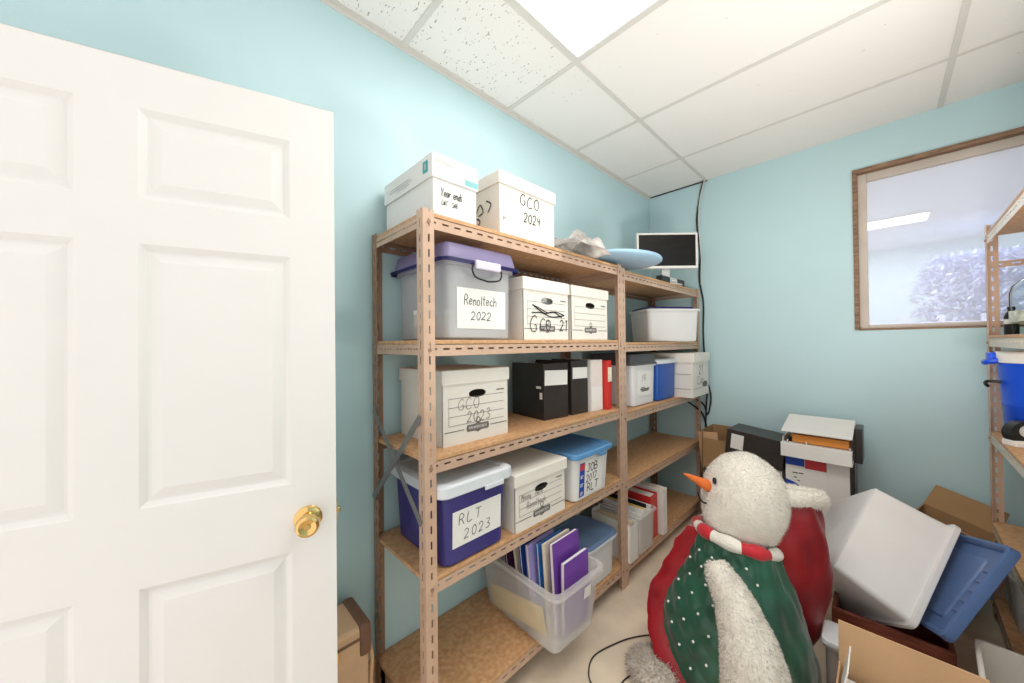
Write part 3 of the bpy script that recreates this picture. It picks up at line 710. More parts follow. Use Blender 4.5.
box_obj('clip', (.02, -.010, .195), (.085, -.004, .214), M_BLUEL, t, .002)
on_front(paper('label_panel', -.112, -.072, .022, .184, 0, M_BLUEP, t), .024, .012, .206)
bm = bmesh.new(); add_box(bm, (-.110, -.0016, .150), (-.074, -.0009, .180)); on_front(done('label_heading', bm, M_REDP, t), .024, .012, .206)
bm = bmesh.new()
for k in range(3):
    for j in range(3): quad(bm, -.106, -.08 - .004 * j, .122 - .04 * k - .006 * j, .125 - .04 * k - .006 * j, -.0012)
on_front(flat_done('label_print', bm, M_PAPER, t), .024, .012, .206)
lb = on_front(paper('paper_label', -.070, .085, .020, .186, 0, M_PAPER, t), .024, .012, .206)
handwriting(lb, [('JOB', -.055, .132, .038, .0052, dict(width=1.1)), ('2017', -.06, .084, .034, .0042, dict(width=1.1)), ('RLT', -.05, .034, .038, .0052, dict(width=1.2))], y=-.0016)
# -- bottom board, first unit
t = thing('storage_tote', 'open cloudy tote full of purple folders, overhanging the bottom board', 'bin', (-.862, 1.228, LV1[0]), FR - .03, 'storage bins on the shelves')
bin_mesh('bin_body', t, .268, .44, .342, .53, .265, M_CLEAR, r=.035, rim=.016, rimh=.02)
on_front(paper('sticker', .03, .075, .165, .215, 0, M_PAPER, t), .045, .016, .245)
def folder(label, cat, m, y, x0, x1, z1, yaw, lean, z0=.03, th=.012, inner=None, name='folder'):
    o = thing(name, label, cat, t.matrix_basis @ Vector((0, y, z0)), t.rotation_euler[2] + yaw, 'folders in the open tote')
    mtx = Matrix.Rotation(lean, 4, 'X')
    bm = bmesh.new(); add_box(bm, (x0, 0, 0), (x1, .0015, z1), 0, mtx); add_box(bm, (x0, th - .0015, 0), (x1, th, z1 * .99), 0, mtx); add_box(bm, (x0, 0, 0), (x1, th, .0015), 0, mtx)
    done('folder_cover', bm, m, o)
    bm = bmesh.new(); add_box(bm, (x0 + .004, .002, .004), (x1 - .001, th - .002, z1 * .985), 0, mtx); done('papers', bm, inner or M_PAPER, o)
    return o
bpy.context.view_layer.update()
folder('purple folder with white sheets, at the front of the tote', 'folder', M_PURPF, .060, -.055, .118, .300, .03, -.0, th=.02)
folder('tall purple folder just behind the front one', 'folder', M_PURPF, .085, -.075, .112, .372, .04, -.06, th=.02)
folder('cream folder behind the tall purple one', 'folder', M_CREAM, .125, -.08, .10, .36, .05, -.07, th=.014)
folder('bright blue folder between cream and lavender folders', 'folder', mat('bright_blue_card', (.03, .16, .52), .45), .155, -.085, .09, .35, .05, -.08)
folder('lavender folder leaning in the middle of the tote', 'folder', M_LAV, .185, -.115, .075, .345, .10, -.10, th=.016)
folder('dark blue folder behind the lavender one', 'folder', M_BLUEF, .225, -.115, .06, .39, .08, -.12, th=.012)
folder('manila folder leaning at the back of the tote', 'folder', M_CREAM, .27, -.10, .07, .32, .08, -.16)
folder('purple-black folder at the rear of the tote', 'folder', mat('dark_plum_card', (.06, .02, .08), .4), .33, -.10, .05, .34, .04, -.18)
o = thing('envelope', 'long yellow envelope lying along the left side of the tote', 'envelope', t.matrix_basis @ Vector((-.122, .10, .05)), t.rotation_euler[2], None)
bm = bmesh.new(); add_box(bm, (-.004, 0, 0), (.004, .34, .11), .001, Matrix.Rotation(-.14, 4, 'X') @ Matrix.Rotation(-.10, 4, 'Y')); done('envelope_body', bm, M_YELLOW, o)
t = thing('storage_bin', 'white bin with rounded slate blue lid at the end of the bottom board', 'bin', (-1.012, 1.622, LV1[0]), FR, 'storage bins on the shelves')
bin_mesh('bin_body', t, .30, .24, .335, .275, .205, M_CLEAR2, r=.06)
bm = bmesh.new(); add_loft(bm, [rrect(.172, .142, .07, .198, 0, .1375), rrect(.174, .144, .07, .205, 0, .1375), rrect(.172, .142, .07, .214, 0, .1375)], False, False); done('lid_rim', bm, M_LIDW, t, True, 40)
bm = bmesh.new(); add_loft(bm, [rrect(.171, .141, .07, .204, 0, .1375), rrect(.169, .139, .07, .216, 0, .1375), rrect(.152, .122, .06, .220, 0, .1375), rrect(.148, .118, .06, .216, 0, .1375)]); done('lid', bm, M_SLATE, t, True, 40)
t = thing('file_box', 'low white carton at the wall behind the slate-lidded bin', 'box', (-1.300, 1.66, LV1[0]), FR, G_FILE)
carton(t, .30, .10, .255, .05, M_BOXW, hole=False)
# -- far unit
t = thing('storage_bin', 'milky clear bin with dark blue lid set askew under the monitor shelf', 'bin', (-.98, 2.60, LV2[3]), FR - math.radians(36), 'storage bins on the shelves')
t.location = (-1.000, 2.565, LV2[3])
bin_mesh('bin_body', t, .37, .27, .415, .31, .235, M_CLEAR2, r=.03)
bm = bmesh.new(); add_loft(bm, [rrect(.185, .13, .03, .22, 0.0, .17), rrect(.185, .13, .03, .250, 0, .17), rrect(.175, .12, .03, .254, 0, .17)]); done('lid', bm, M_NAVYP, t, True, 40)
bm = bmesh.new(); add_box(bm, (-.15, .03, .012), (.18, .24, .11), .006, Matrix.Rotation(.02, 4, 'Y')); done('papers', bm, M_PAPER, t)
t = thing('storage_bin', 'small clear bin with smoky dark lid and a printed sheet', 'bin', (-1.038, 2.185, LV2[2]), FR, 'storage bins on the shelves')
bin_mesh('bin_body', t, .29, .30, .335, .33, .262, M_CLEAR2, r=.025)
bm = bmesh.new(); add_loft(bm, [rrect(.172, .168, .03, .256, 0, .165), rrect(.172, .168, .03, .268, 0, .165), rrect(.165, .155, .025, .272, 0, .165), rrect(.158, .148, .02, .325, 0, .165)], False, True); done('lid', bm, M_SMOKE, t, True, 40)
lb = on_front(paper('paper_label', -.095, .095, .062, .215, 0, M_PAPER, t, .02), .015, .012, .246)
handwriting(lb, [('YR', -.04, .155, .04, .003, {}), ], M_INKG, y=-.0016)
bm = bmesh.new(); quad(bm, -.06, .065, .098, .108, -.0016); quad(bm, -.045, .055, .088, .097, -.0016); quad(bm, -.05, .0, .110, .116, -.0016); flat_done('label_print', bm, M_INKG, lb)
t = thing('storage_bin', 'cobalt blue tall bin with white lid beside the smoky-lidded bin', 'bin', (-1.034, 2.510, LV2[2]), FR, 'storage bins on the shelves')
bin_mesh('bin_body', t, .285, .29, .305, .31, .262, M_COBALT, r=.02, rim=.006)
bm = bmesh.new(); add_loft(bm, [rrect(.160, .163, .03, .252, 0, .155), rrect(.163, .166, .03, .256, 0, .155), rrect(.161, .164, .03, .276, 0, .155), rrect(.15, .152, .02, .282, 0, .155)]); done('lid', bm, M_LIDW, t, True, 40)
t = thing('file_box', 'white file box jutting from the far end of the shelving beside the blue bin', 'box', (-.932, 2.850, LV2[2]), FR + .03, G_FILE)
carton(t, .360, .36, .318, .066, M_BOXW, hole=False, over=.012)
handwriting(t, [('21', -.06, .165, .06, .004, dict(width=1.4)), ('Car', -.10, .09, .06, .0036, dict(width=1.4))])
bm = bmesh.new(); quad(bm, -.18, .18, .060, .0625, -.0015); flat_done('form_lines', bm, M_INKG, t)
bm = bmesh.new(); bm.faces.new([bm.verts.new((.085 + .06 * math.cos(2 * PI * k / 20), -.0018, .082 + .022 * math.sin(2 * PI * k / 20))) for k in range(20)]); flat_done('logo', bm, M_INKG, t)
bm = bmesh.new()
for z in (.06, .165): side_quad(bm, .01, .34, z, z + .003, -.1885)
done('side_print', bm, M_INKG, t)
# bottom board, far unit
t = thing('magazine_file', 'slim white magazine file beside the shelf post on the bottom board', 'file', (-1.003, 1.928, LV2[0]), FR, 'files on the far bottom board')
bm = bmesh.new(); add_box(bm, (-.045, 0, 0), (.045, .003, .205)); add_box(bm, (-.045, .003, 0), (-.042, .25, .215)); add_box(bm, (.042, .003, 0), (.045, .25, .215)); add_box(bm, (-.045, .25, 0), (.045, .253, .235)); add_box(bm, (-.042, .003, 0), (.042, .25, .003)); done('file_body', bm, M_PAPER, t)
bm = bmesh.new()
for k in range(4): add_box(bm, (-.036 + k * .018, .02, .004), (-.024 + k * .018, .24, .218 - .006 * (k % 2)), .001)
done('papers', bm, M_CREAM, t)
t = thing('storage_tote', 'clear open bin of papers with a yellow folder on the far bottom board', 'bin', (-.978, 2.080, LV2[0]), FR, 'files on the far bottom board')
bin_mesh('bin_body', t, .185, .30, .215, .34, .235, M_CLEAR, r=.02)
bm = bmesh.new()
for k, x in enumerate((-.075, -.05, -.028, .02, .045, .068)): add_box(bm, (x, .03, .012), (x + .014, .30, .205 + .02 * ((k * 7) % 3)), .001)
done('papers', bm, M_PAPER, t)
o = tag(box_obj('folder', (-1.30, 2.076, LV2[0] + .012), (-1.02, 2.090, LV2[0] + .245), M_YELLOW), 'yellow folder standing among white papers in a clear bin', 'folder')
o = tag(box_obj('notebook', (-1.29, 2.134, LV2[0] + .012), (-1.03, 2.140, LV2[0] + .25), M_BLACKP), 'black-edged notebook in the clear bin of papers', 'notebook')
t = thing('ring_binder', 'red binder standing behind the clear bin on the far bottom board', 'binder', (-1.03, 2.250, LV2[0]), FR, 'files on the far bottom board')
binder(t, .10, .29, .275, M_REDV)
t = thing('ring_binder', 'white binder at the right end of the files on the far bottom board', 'binder', (-.998, 2.345, LV2[0]), FR, 'files on the far bottom board')
binder(t, .060, .30, .295, M_PAPER, M_CREAM)

# ================================================================== ON TOP
t = thing('rag', 'crumpled white and grey cloth on the top board', 'cloth', (-1.055, 1.47, LV1[4]), FR)
bm = bmesh.new(); N = 26; vs = {}
for i in range(N + 1):
    for j in range(N + 1):
        x = -.17 + .34 * i / N; y = -.11 + .22 * j / N
        f = max(0, 1 - (abs(x) / .18) ** 3) * max(0, 1 - (abs(y) / .12) ** 3)
        h = .010 + f * (.085 + .075 * noise.noise(Vector((x * 14, y * 14, 1.7))) + .02 * noise.noise(Vector((x * 40, y * 40, 4))))
        vs[i, j] = bm.verts.new((x + .02 * noise.noise(Vector((x * 9, y * 9, 5))), y + .02 * noise.noise(Vector((x * 9, y * 9, 9))), max(h, .004)))
for i in range(N):
    for j in range(N): bm.faces.new((vs[i, j], vs[i + 1, j], vs[i + 1, j + 1], vs[i, j + 1]))
r_ = bmesh.ops.solidify(bm, geom=bm.faces[:], thickness=.003)
done('cloth_body', bm, M_CLOTHG, t, True)
t = thing('round_lid', 'round pale blue plastic lid overhanging the top board', 'lid', (-1.055, 1.905, 1.828), 0)
bm = bmesh.new()
add_loft(bm, [circ(.12, .004), circ(.195, .006), circ(.222, .018), circ(.228, .024), circ(.228, .034), circ(.222, .040), circ(.205, .036), circ(.02, .038)])
o = done('lid_body', bm, M_DISC, t, True, 50); o.rotation_euler = (math.radians(-2), math.radians(4), 0)
o.location = (0, 0, .012)
# monitor
RM = math.radians(46)
t = thing('monitor', 'flat screen monitor with a white bezel on top of the corner shelving', 'monitor', (-1.088, 2.640, LV2[4]), RM)
# local -Y faces the camera
bm = bmesh.new(); x0, x1, z0, z1, bz = -.222, .222, .125, .385, .013
for lo, hi in (((x0, -.02, z0), (x0 + bz, .012, z1)), ((x1 - bz, -.02, z0), (x1, .012, z1)), ((x0 + bz, -.02, z1 - bz), (x1 - bz, .012, z1)), ((x0 + bz, -.02, z0), (x1 - bz, .012, z0 + .018))): add_box(bm, lo, hi, .002)
done('bezel', bm, M_PAPER, t)
box_obj('screen', (x0 + bz, -.012, z0 + .018), (x1 - bz, -.006, z1 - bz), M_SCREEN, t)
box_obj('back_housing', (x0 + .02, .012, z0 + .02), (x1 - .02, .045, z1 - .02), M_BLACKP, t, .01)
bm = bmesh.new(); add_box(bm, (-.03, .01, .01), (.03, .035, .16), .004); done('stand_neck', bm, M_SILVER, t)
bm = bmesh.new(); add_loft(bm, [circ(.11, 0, 32, 0, .0, .075), circ(.11, .006, 32, 0, 0, .075), circ(.07, .014, 32, 0, .01, .05)]); done('stand_base', bm, M_SILVER, t, True, 40)
t = thing('receiver', 'small black electronics box with silver front under the monitor', 'electronics', (-1.062, 2.70, LV2[4]), FR - .05)
box_obj('housing', (-.19, 0, .004), (.19, .04, .062), M_BLACKP, t, .004); box_obj('front_panel', (-.06, -.004, .008), (.05, .0, .06), M_SILVER, t, .003)
bm = bmesh.new()
for k in range(3): add_tube(bm, [(-.03 + .03 * k, -.010, .034), (-.03 + .03 * k, -.003, .034)], .009, 12)
done('dial', bm, M_PAPER, t)
bm = bmesh.new()
for x in (-.17, .17): add_box(bm, (x - .01, .005, 0), (x + .01, .035, .005))
done('feet', bm, M_BLACKP, t)
# cables
def cable(label, pts, r, m, k=7, grp=None):
    bm = bmesh.new(); add_tube(bm, smooth_path(pts, k), r, 7); return tag(done('cable', bm, m, None, True), label, 'cable', grp)
cable('black cable running down the back wall from the ceiling corner', [(-.975, 3.105, 2.685), (-1.0, 3.112, 2.60), (-1.03, 3.114, 2.42), (-1.03, 3.114, 2.30), (-1.012, 3.114, 2.1), (-1.02, 3.114, 1.9), (-.992, 3.112, 1.7), (-.996, 3.112, 1.45), (-.985, 3.11, 1.2), (-.972, 3.105, 1.0), (-.985, 3.11, .8), (-.992, 3.105, .5), (-.985, 3.1, .2), (-.96, 3.09, .008)], .0065, M_BLACKP)
cable('pale grey cable beside the black one at the ceiling corner', [(-.968, 3.105, 2.685), (-.985, 3.108, 2.62), (-1.012, 3.112, 2.5), (-1.015, 3.114, 2.30), (-1.002, 3.114, 2.05), (-1.005, 3.112, 1.85)], .0055, M_SILVER)
cable('loop of black cable hanging under the far file box', [(-1.06, 3.06, .93), (-1.0, 3.104, .88), (-.975, 3.108, .80), (-.955, 3.108, .86), (-.945, 3.106, .95), (-.96, 3.106, 1.03), (-.985, 3.106, 1.06)], .006, M_BLACKP)
cable('second loop of black cable at the end of the shelving', [(-1.10, 2.99, .92), (-1.02, 3.10, .82), (-.99, 3.108, .74), (-.978, 3.108, .66)], .007, M_BLACKP)
cable('thin black cord looping on the floor by the shelving', [(-.70, 1.66, .006), (-.755, 1.645, .005), (-.82, 1.56, .005), (-.865, 1.46, .005), (-.895, 1.34, .005), (-.86, 1.25, .005), (-.80, 1.21, .005)], .0028, M_BLACKP)
cable('short black cord at the snowman foot', [(-.62, 1.54, .012), (-.665, 1.48, .010), (-.715, 1.42, .005), (-.745, 1.34, .005), (-.74, 1.26, .005)], .0028, M_BLACKP)

# ================================================================== SUITCASE BY THE DOOR
t = thing('suitcase', 'old tan hard suitcase with brown leather corners behind the door', 'suitcase', (-1.31, .30, 0), FR)
bm = bmesh.new(); add_box(bm, (-.19, -.085, .0), (.19, .085, .435), .012); done('shell', bm, M_TAN, t)
bm = bmesh.new(); add_box(bm, (-.193, -.088, .395), (.193, -.080, .403)); add_box(bm, (.186, -.07, .05), (.193, -.06, .43)); done('seam', bm, M_LEATHER, t)
for sz in (0, 1):
    for sx in (-1, 1):
        bm = bmesh.new(); z0, z1 = ((-.0, .09), (.335, .441))[sz]
        add_box(bm, (sx * .155 if sx > 0 else -.197, -.092, z0), (.197 if sx > 0 else -.155, .092, z1), .012); done('corner_cap', bm, M_LEATHER, t)
bm = bmesh.new(); add_box(bm, (.04, -.095, .365), (.09, -.084, .40), .003); done('clasp', bm, M_BRASS, t)
bm = bmesh.new(); add_tube(bm, smooth_path([(.195, -.06, .36), (.206, -.065, .30), (.20, -.07, .23), (.21, -.06, .17)], 5), .007, 8); done('strap', bm, M_TAN, t)

# ================================================================== SNOWMAN
def fuzz(bm, n, length, width, seed=1, droop=0.3):
    """short plush pile: thin blades grown from random points of the mesh"""
    rnd = random.Random(seed); fs = [f for f in bm.faces]
    areas = [f.calc_area() for f in fs]; tot = sum(areas)
    for f in fs: f.normal_update()
    add = []
    for f, a in zip(fs, areas):
        c = n * a / tot; k = int(c) + (1 if rnd.random() < c - int(c) else 0)
        P = [v.co.copy() for v in f.verts]; nr = f.normal.copy()
        for _ in range(k):
            u, v = rnd.random(), rnd.random()
            if len(P) == 4: p = (P[0] * (1 - u) + P[1] * u) * (1 - v) + (P[3] * (1 - u) + P[2] * u) * v
            else:
                if u + v > 1: u, v = 1 - u, 1 - v
                p = P[0] + (P[1] - P[0]) * u + (P[2] - P[0]) * v
            add.append((p, nr))
    for p, nr in add:
        g = Vector((rnd.gauss(0, .45), rnd.gauss(0, .45), rnd.gauss(0, .45) - droop)); d = (nr + g).normalized() * length * (.6 + .7 * rnd.random())
        s = d.cross(Vector((rnd.gauss(0, 1), rnd.gauss(0, 1), rnd.gauss(0, 1)))).normalized() * width
        a = bm.verts.new(p - s - nr * .002); b = bm.verts.new(p + s - nr * .002); c = bm.verts.new(p + d * .6 + s * .5); e = bm.verts.new(p + d + Vector((0, 0, -length * .15)))
        bm.faces.new((a, b, c, e))
def blob(bm, c, r, nu=40, nv=24, f=None):
    c = Vector(c); rings = []
    for j in range(1, nv):
        ph = PI * j / nv; ring = []
        for i in range(nu):
            th = 2 * PI * i / nu; d = Vector((math.sin(ph) * math.cos(th), math.sin(ph) * math.sin(th), -math.cos(ph)))
            k = f(d) if f else 1
            ring.append(c + Vector((d.x * r[0], d.y * r[1], d.z * r[2])) * k)
        rings.append(ring)
    R = add_loft(bm, rings, False, False)
    for idx, z in ((0, -1), (-1, 1)):
        v = bm.verts.new(c + Vector((0, 0, z * r[2])) * (f(Vector((0, 0, z))) if f else 1))
        for i in range(nu):
            a, b = R[idx][i], R[idx][(i + 1) % nu]
            bm.faces.new((v, b, a) if idx == 0 else (v, a, b))
def fur_done(name, bm, m, parent, n, length=.014, width=.0011, seed=1):
    bmesh.ops.recalc_face_normals(bm, faces=bm.faces); fuzz(bm, n, length, width, seed)
    me = bpy.data.meshes.new(name); bm.to_mesh(me); bm.free()
    for p in me.polygons: p.use_smooth = True
    return link(name, me, m, parent)
# local frame: +X is the way the snowman faces, +Y its side toward the camera
sn = thing('snowman', 'large white plush snowman with carrot nose, pearl-dotted green vest and red hat', 'snowman', (-.450, 1.767, 0), math.radians(-133.95))
PROF = [(0, .325), (.05, .325), (.1, .312), (.18, .298), (.25, .28), (.32, .25), (.38, .215), (.44, .182), (.50, .155), (.58, .130)]
def rad(z):
    if z <= 0: return PROF[0][1]
    for (a, ra), (b, rb) in zip(PROF, PROF[1:]):
        if a <= z <= b:
            f = (z - a) / (b - a); return ra + (rb - ra) * f
    return PROF[-1][1]
bm = bmesh.new(); add_loft(bm, [[Vector((p.x * (1 - .22 * max(0, -math.cos(2 * PI * k / 40)) * min(1, max(0, (.5 - z) / .2))), p.y * (1 - .22 * max(0, -math.cos(2 * PI * k / 40)) * min(1, max(0, (.5 - z) / .2))), z)) for k, p in enumerate(circ(rad(z) - .018, z, 40))] for z in [i * .04 for i in range(15)]]); done('body', bm, M_FUR, sn, True)
def head_f(d):
    k = 1.0
    for p, amp, wd in ((Vector((.93, .06, -.30)), .11, .10), (Vector((.80, .30, -.42)), .06, .12), (Vector((.85, .1, .0)), -.02, .2)):
        q = (d - p.normalized()).length_squared; k += amp * math.exp(-q / (wd))
    return k + .018 * noise.noise(d * 4)
bm = bmesh.new(); blob(bm, (-.040, 0, .69), (.160, .165, .206), 64, 44, head_f); fur_done('head', bm, M_FUR, sn, 26000, .0075, .0009, 5)
bm = bmesh.new(); pts = [(.095, -.005, .745), (.125, -.006, .762), (.165, -.007, .783), (.195, -.008, .798), (.216, -.008, .808)]
add_tube(bm, pts, .026, 18, [1.0, .88, .55, .32, .08]); done('nose', bm, M_CARROT, sn, True)
for s, y in ((1, .045), (-1, -.105)):
    bm = bmesh.new(); bmesh.ops.create_uvsphere(bm, u_segments=16, v_segments=10, radius=.013); o = done('eye', bm, M_BLACKP, sn, True); o.location = (.104 if s > 0 else .070, y * .7 if s > 0 else y, .790); o.scale = (.6, .75, 1.1)
bm = bmesh.new(); add_tube(bm, smooth_path([(.128, -.06, .705), (.136, -.03, .690), (.135, .0, .684), (.130, .014, .688)], 6), .0035, 6); done('mouth', bm, M_BLACKP, sn, True)
# vest
T0 = math.radians(-8); T1 = math.radians(262)
def edge_t(z):
    return T0 if z > .22 else T0 + ((.22 - z) / .19) ** 1.35 * math.radians(44)
def vest_p(th, z, off=.012):
    r = rad(z) + off
    deg = math.degrees(th)
    q = .010 * abs(math.sin(deg / 22 * PI + z / .095 * PI)) * abs(math.sin(deg / 22 * PI - z / .095 * PI)) if deg < 80 else 0
    wr = 0
    if deg > 70: wr = min(1, (deg - 70) / 20) * (.016 * noise.noise(Vector((deg * .055, z * 7 + deg * .04, 2))) + .009 * noise.noise(Vector((deg * .12, z * 11, 6))))
    r += q + wr
    r *= 1 - .22 * max(0, -math.cos(th)) * min(1, max(0, (.5 - z) / .2))
    return Vector((r * math.cos(th), r * math.sin(th), z))
bm = bmesh.new(); NZ, NT = 50, 150; G = []
for j in range(NZ + 1):
    z = .03 + (.570 - .03) * j / NZ; ta = edge_t(z)
    G.append([bm.verts.new(vest_p(ta + (T1 - ta) * i / NT, z)) for i in range(NT + 1)])
for j in range(NZ):
    for i in range(NT): bm.faces.new((G[j][i], G[j][i + 1], G[j + 1][i + 1], G[j + 1][i]))
vest = done('vest', bm, M_GREEN, sn, True)
bm = bmesh.new(); path = []
for k in range(40): path.append((edge_t(.565 - (.565 - .05) * k / 39), .565 - (.565 - .05) * k / 39, 0))
for k in range(1, 50): path.append((edge_t(.05) + (math.radians(150) - edge_t(.05)) * k / 49, .05 - .022 * min(1, k / 8), 1))
rows = []
Pp = [vest_p(a, z, .014) for a, z, _ in path]
for i, (a, z, hem) in enumerate(path):
    p = Pp[i]; tn = (Pp[min(i + 1, len(Pp) - 1)] - Pp[max(i - 1, 0)]).normalized()
    nr = Vector((math.cos(a), math.sin(a), .15)).normalized(); out = tn.cross(nr).normalized()
    if out.dot(Vector((-math.sin(a), math.cos(a), .9 if hem else 0))) > 0: out = -out
    out = (out * (.55 if not hem else .45) + nr * (.75 if not hem else .8)).normalized()
    wv = math.sin(i * .62) * .006 + math.sin(i * .27 + 1) * .008
    side = out.cross(tn).normalized()
    wd = .066 if not hem else .062
    if i < 6: wd *= .55 + .45 * i / 6
    row = [p - out * .012]
    for s in (.25, .5, .75, 1.0): row.append(p + out * wd * s + side * wv * s * 1.2 + nr * .012 * math.sin(s * PI))
    for q in row: q.z = max(q.z, .006)
    rows.append([bm.verts.new(q) for q in row])
for a, b in zip(rows, rows[1:]):
    for k in range(4): bm.faces.new((a[k], a[k + 1], b[k + 1], b[k]))
bmesh.ops.solidify(bm, geom=bm.faces[:], thickness=.006)
done('ruffle_trim', bm, M_REDF, vest, True)
k = 0; pearl_me = None
for row in range(10):
    z = .07 + row * .0475
    for cI in range(6):
        deg = 0 + cI * 20 + (10 if row % 2 else 0)
        if deg < math.degrees(edge_t(z)) + 4 or deg > 84 or z > .535: continue
        if pearl_me is None:
            b2 = bmesh.new(); bmesh.ops.create_uvsphere(b2, u_segments=10, v_segments=8, radius=.0052); o = done('pearl', b2, M_PEARL, vest, True); pearl_me = o.data
        else: o = bpy.data.objects.new('pearl', pearl_me); COL.objects.link(o); o.parent = vest
        o.location = vest_p(math.radians(deg), z, .014)
# arm hanging on the camera side
bm = bmesh.new()
def cam_pt(u, v, y):
    d = 1.55 - y; return (.982 - (u - 512) / 355.4 * d, y, 1.38 - (v - 342) / 355.4 * d)
AP = smooth_path([cam_pt(717, 560, .17), cam_pt(723, 574, .20), cam_pt(736, 600, .24), cam_pt(745, 626, .275), cam_pt(752, 652, .30), cam_pt(757, 684, .31), cam_pt(760, 720, .30)], 6)
add_tube(bm, AP, 1.0, 24, [.030 + .078 * min(1, (i / len(AP)) ** .85 * 1.15) for i in range(len(AP))])
for v in bm.verts: v.co += v.co.normalized() * .010 * noise.noise(v.co * 18)
fur_done('arm', bm, M_FUR, sn, 20000, .010, .001, 8)
# foot
bm = bmesh.new(); blob(bm, (.385, .07, .040), (.105, .10, .040), 30, 18); fur_done('foot', bm, M_FURG, sn, 4500, .020, .0012, 12)
# scarf
bm = bmesh.new(); n1, n2 = 72, 14; rings = []
for i in range(n1):
    a = 2 * PI * i / n1; c = Vector((.143 * math.cos(a), .146 * math.sin(a), .538 + .033 * math.cos(a) + .012 * math.sin(a)))
    rd = Vector((math.cos(a), math.sin(a), 0)); q = .025 + .003 * math.sin(a * 9)
    rings.append([bm.verts.new(c + rd * q * math.cos(2 * PI * j / n2) + Vector((0, 0, 1)) * q * 1.05 * math.sin(2 * PI * j / n2)) for j in range(n2)])
for i in range(n1):
    for j in range(n2):
        f = bm.faces.new((rings[i][j], rings[(i + 1) % n1][j], rings[(i + 1) % n1][(j + 1) % n2], rings[i][(j + 1) % n2]))
        f.material_index = 1 if ((i + 3) // 8) % 2 else 0
done('scarf', bm, [M_REDF, M_FUR], sn, True)
# hat hanging back off the head
bm = bmesh.new(); HY = .06
def hat_ring(z, xl, xr, dy):
    cx = (xl + xr) / 2; hx = abs(xl - xr) / 2; out = []
    for i in range(44):
        a = 2 * PI * i / 44
        k = 1 + .10 * noise.noise(Vector((math.cos(a) * 2.2, math.sin(a) * 2.2 + z * 3, z * 9))) + .075 * math.sin(a * 6 + z * 13) * (.4 + .6 * abs(math.sin(a + z * 4)))
        out.append(Vector((cx + hx * k * math.cos(a), HY + dy * k * math.sin(a), z)))
    return out
HR = [(.095, -.205, -.235, .015), (.12, -.17, -.265, .03), (.18, -.14, -.295, .055), (.26, -.10, -.318, .072), (.34, -.07, -.330, .086), (.44, -.05, -.334, .096), (.52, -.05, -.330, .098), (.60, -.05, -.318, .098), (.67, -.06, -.308, .080), (.725, -.08, -.295, .05)]
zs = []
for (a, b) in zip(HR, HR[1:]):
    for s in range(4):
        f = s / 4; zs.append([a[q] + (b[q] - a[q]) * f for q in range(4)])
zs.append(HR[-1]); add_loft(bm, [hat_ring(*h) for h in zs]); hat = done('hat', bm, M_REDH, sn, True)
bm = bmesh.new(); rings = []
for i in range(48):
    a = 2 * PI * i / 48; c = Vector((-.187 + .128 * math.cos(a), HY + .034 * math.sin(a), .738 + .018 * math.cos(a)))
    rd = Vector((math.cos(a), math.sin(a), 0)); q = .036 + .004 * noise.noise(c * 20)
    rings.append([bm.verts.new(c + rd * q * .9 * math.cos(2 * PI * j / 12) + Vector((0, 0, q * 1.0 * math.sin(2 * PI * j / 12)))) for j in range(12)])
for i in range(48):
    for j in range(12): bm.faces.new((rings[i][j], rings[(i + 1) % 48][j], rings[(i + 1) % 48][(j + 1) % 12], rings[i][(j + 1) % 12]))
fur_done('hat_brim', bm, M_FUR, hat, 8000, .008, .0009, 21)

# ================================================================== STACK AGAINST THE BACK WALL
t = thing('file_box', 'white carton with a red, white and blue label against the back wall', 'box', (-.272, 2.80, 0), .0)
bm = bmesh.new(); add_box(bm, (-.155, 0, 0), (.140, .28, .675), .004); done('carton_body', bm, M_BOXC, t)
box_obj('black_edge', (.141, -.002, 0), (.160, .28, .675), M_BLACK, t, .002)
lab = paper('label_sheet', -.155, .040, .41, .665, -.001, M_PAPER, t)
bm = bmesh.new(); quad(bm, -.155, -.062, .610, .665, -.0030); flat_done('blue_block', bm, M_BLUEP, lab); bm = bmesh.new()
bm.faces.new([bm.verts.new(p) for p in ((-.155, -.003, .42), (-.062, -.003, .42), (-.062, -.003, .475), (-.11, -.003, .505), (-.155, -.003, .520))]); flat_done('blue_block', bm, M_BLUEP, lab)
for z0, z1 in ((.602, .660), (.42, .472)):
    bm = bmesh.new(); quad(bm, -.06, .040, z0, z1, -.003); flat_done('red_band', bm, M_REDP, lab)
bm = bmesh.new()
for a, b, z in ((-.12, -.095, .562), (-.09, -.068, .564), (-.115, -.10, .535), (-.098, -.086, .518)): quad(bm, a, b, z, z + .006, -.003)
flat_done('label_print', bm, M_INK, lab)
t = thing('ring_binder', 'white ring binder lying half open on the carton with orange papers inside', 'binder', (-.268, 2.745, .675), -.02)
bm = bmesh.new()
add_box(bm, (-.170, -.01, .0), (.150, .26, .006), .002)                    # lower cover
add_box(bm, (-.172, -.018, .0), (.150, -.010, .084), .002)                 # front board
add_box(bm, (-.172, -.010, .076), (.150, .03, .084), .002)
mt = Matrix.Translation((0, -.02, .150)) @ Matrix.Rotation(math.radians(14), 4, 'X')
add_box(bm, (-.168, 0, 0), (.152, .27, .008), .002, mt)                    # raised upper cover
add_box(bm, (-.165, .248, 0), (.151, .256, .215), .002)
add_box(bm, (-.171, .03, .004), (-.165, .25, .11), .001)
done('binder_cover', bm, M_PAPER, t)
box_obj('back_board', (.153, .10, .0), (.186, .255, .20), M_BLACK, t, .003)
bm = bmesh.new(); add_box(bm, (-.12, .02, .088), (.135, .24, .135), .002, Matrix.Rotation(math.radians(3), 4, 'X')); done('orange_papers', bm, M_ORANGE, t)
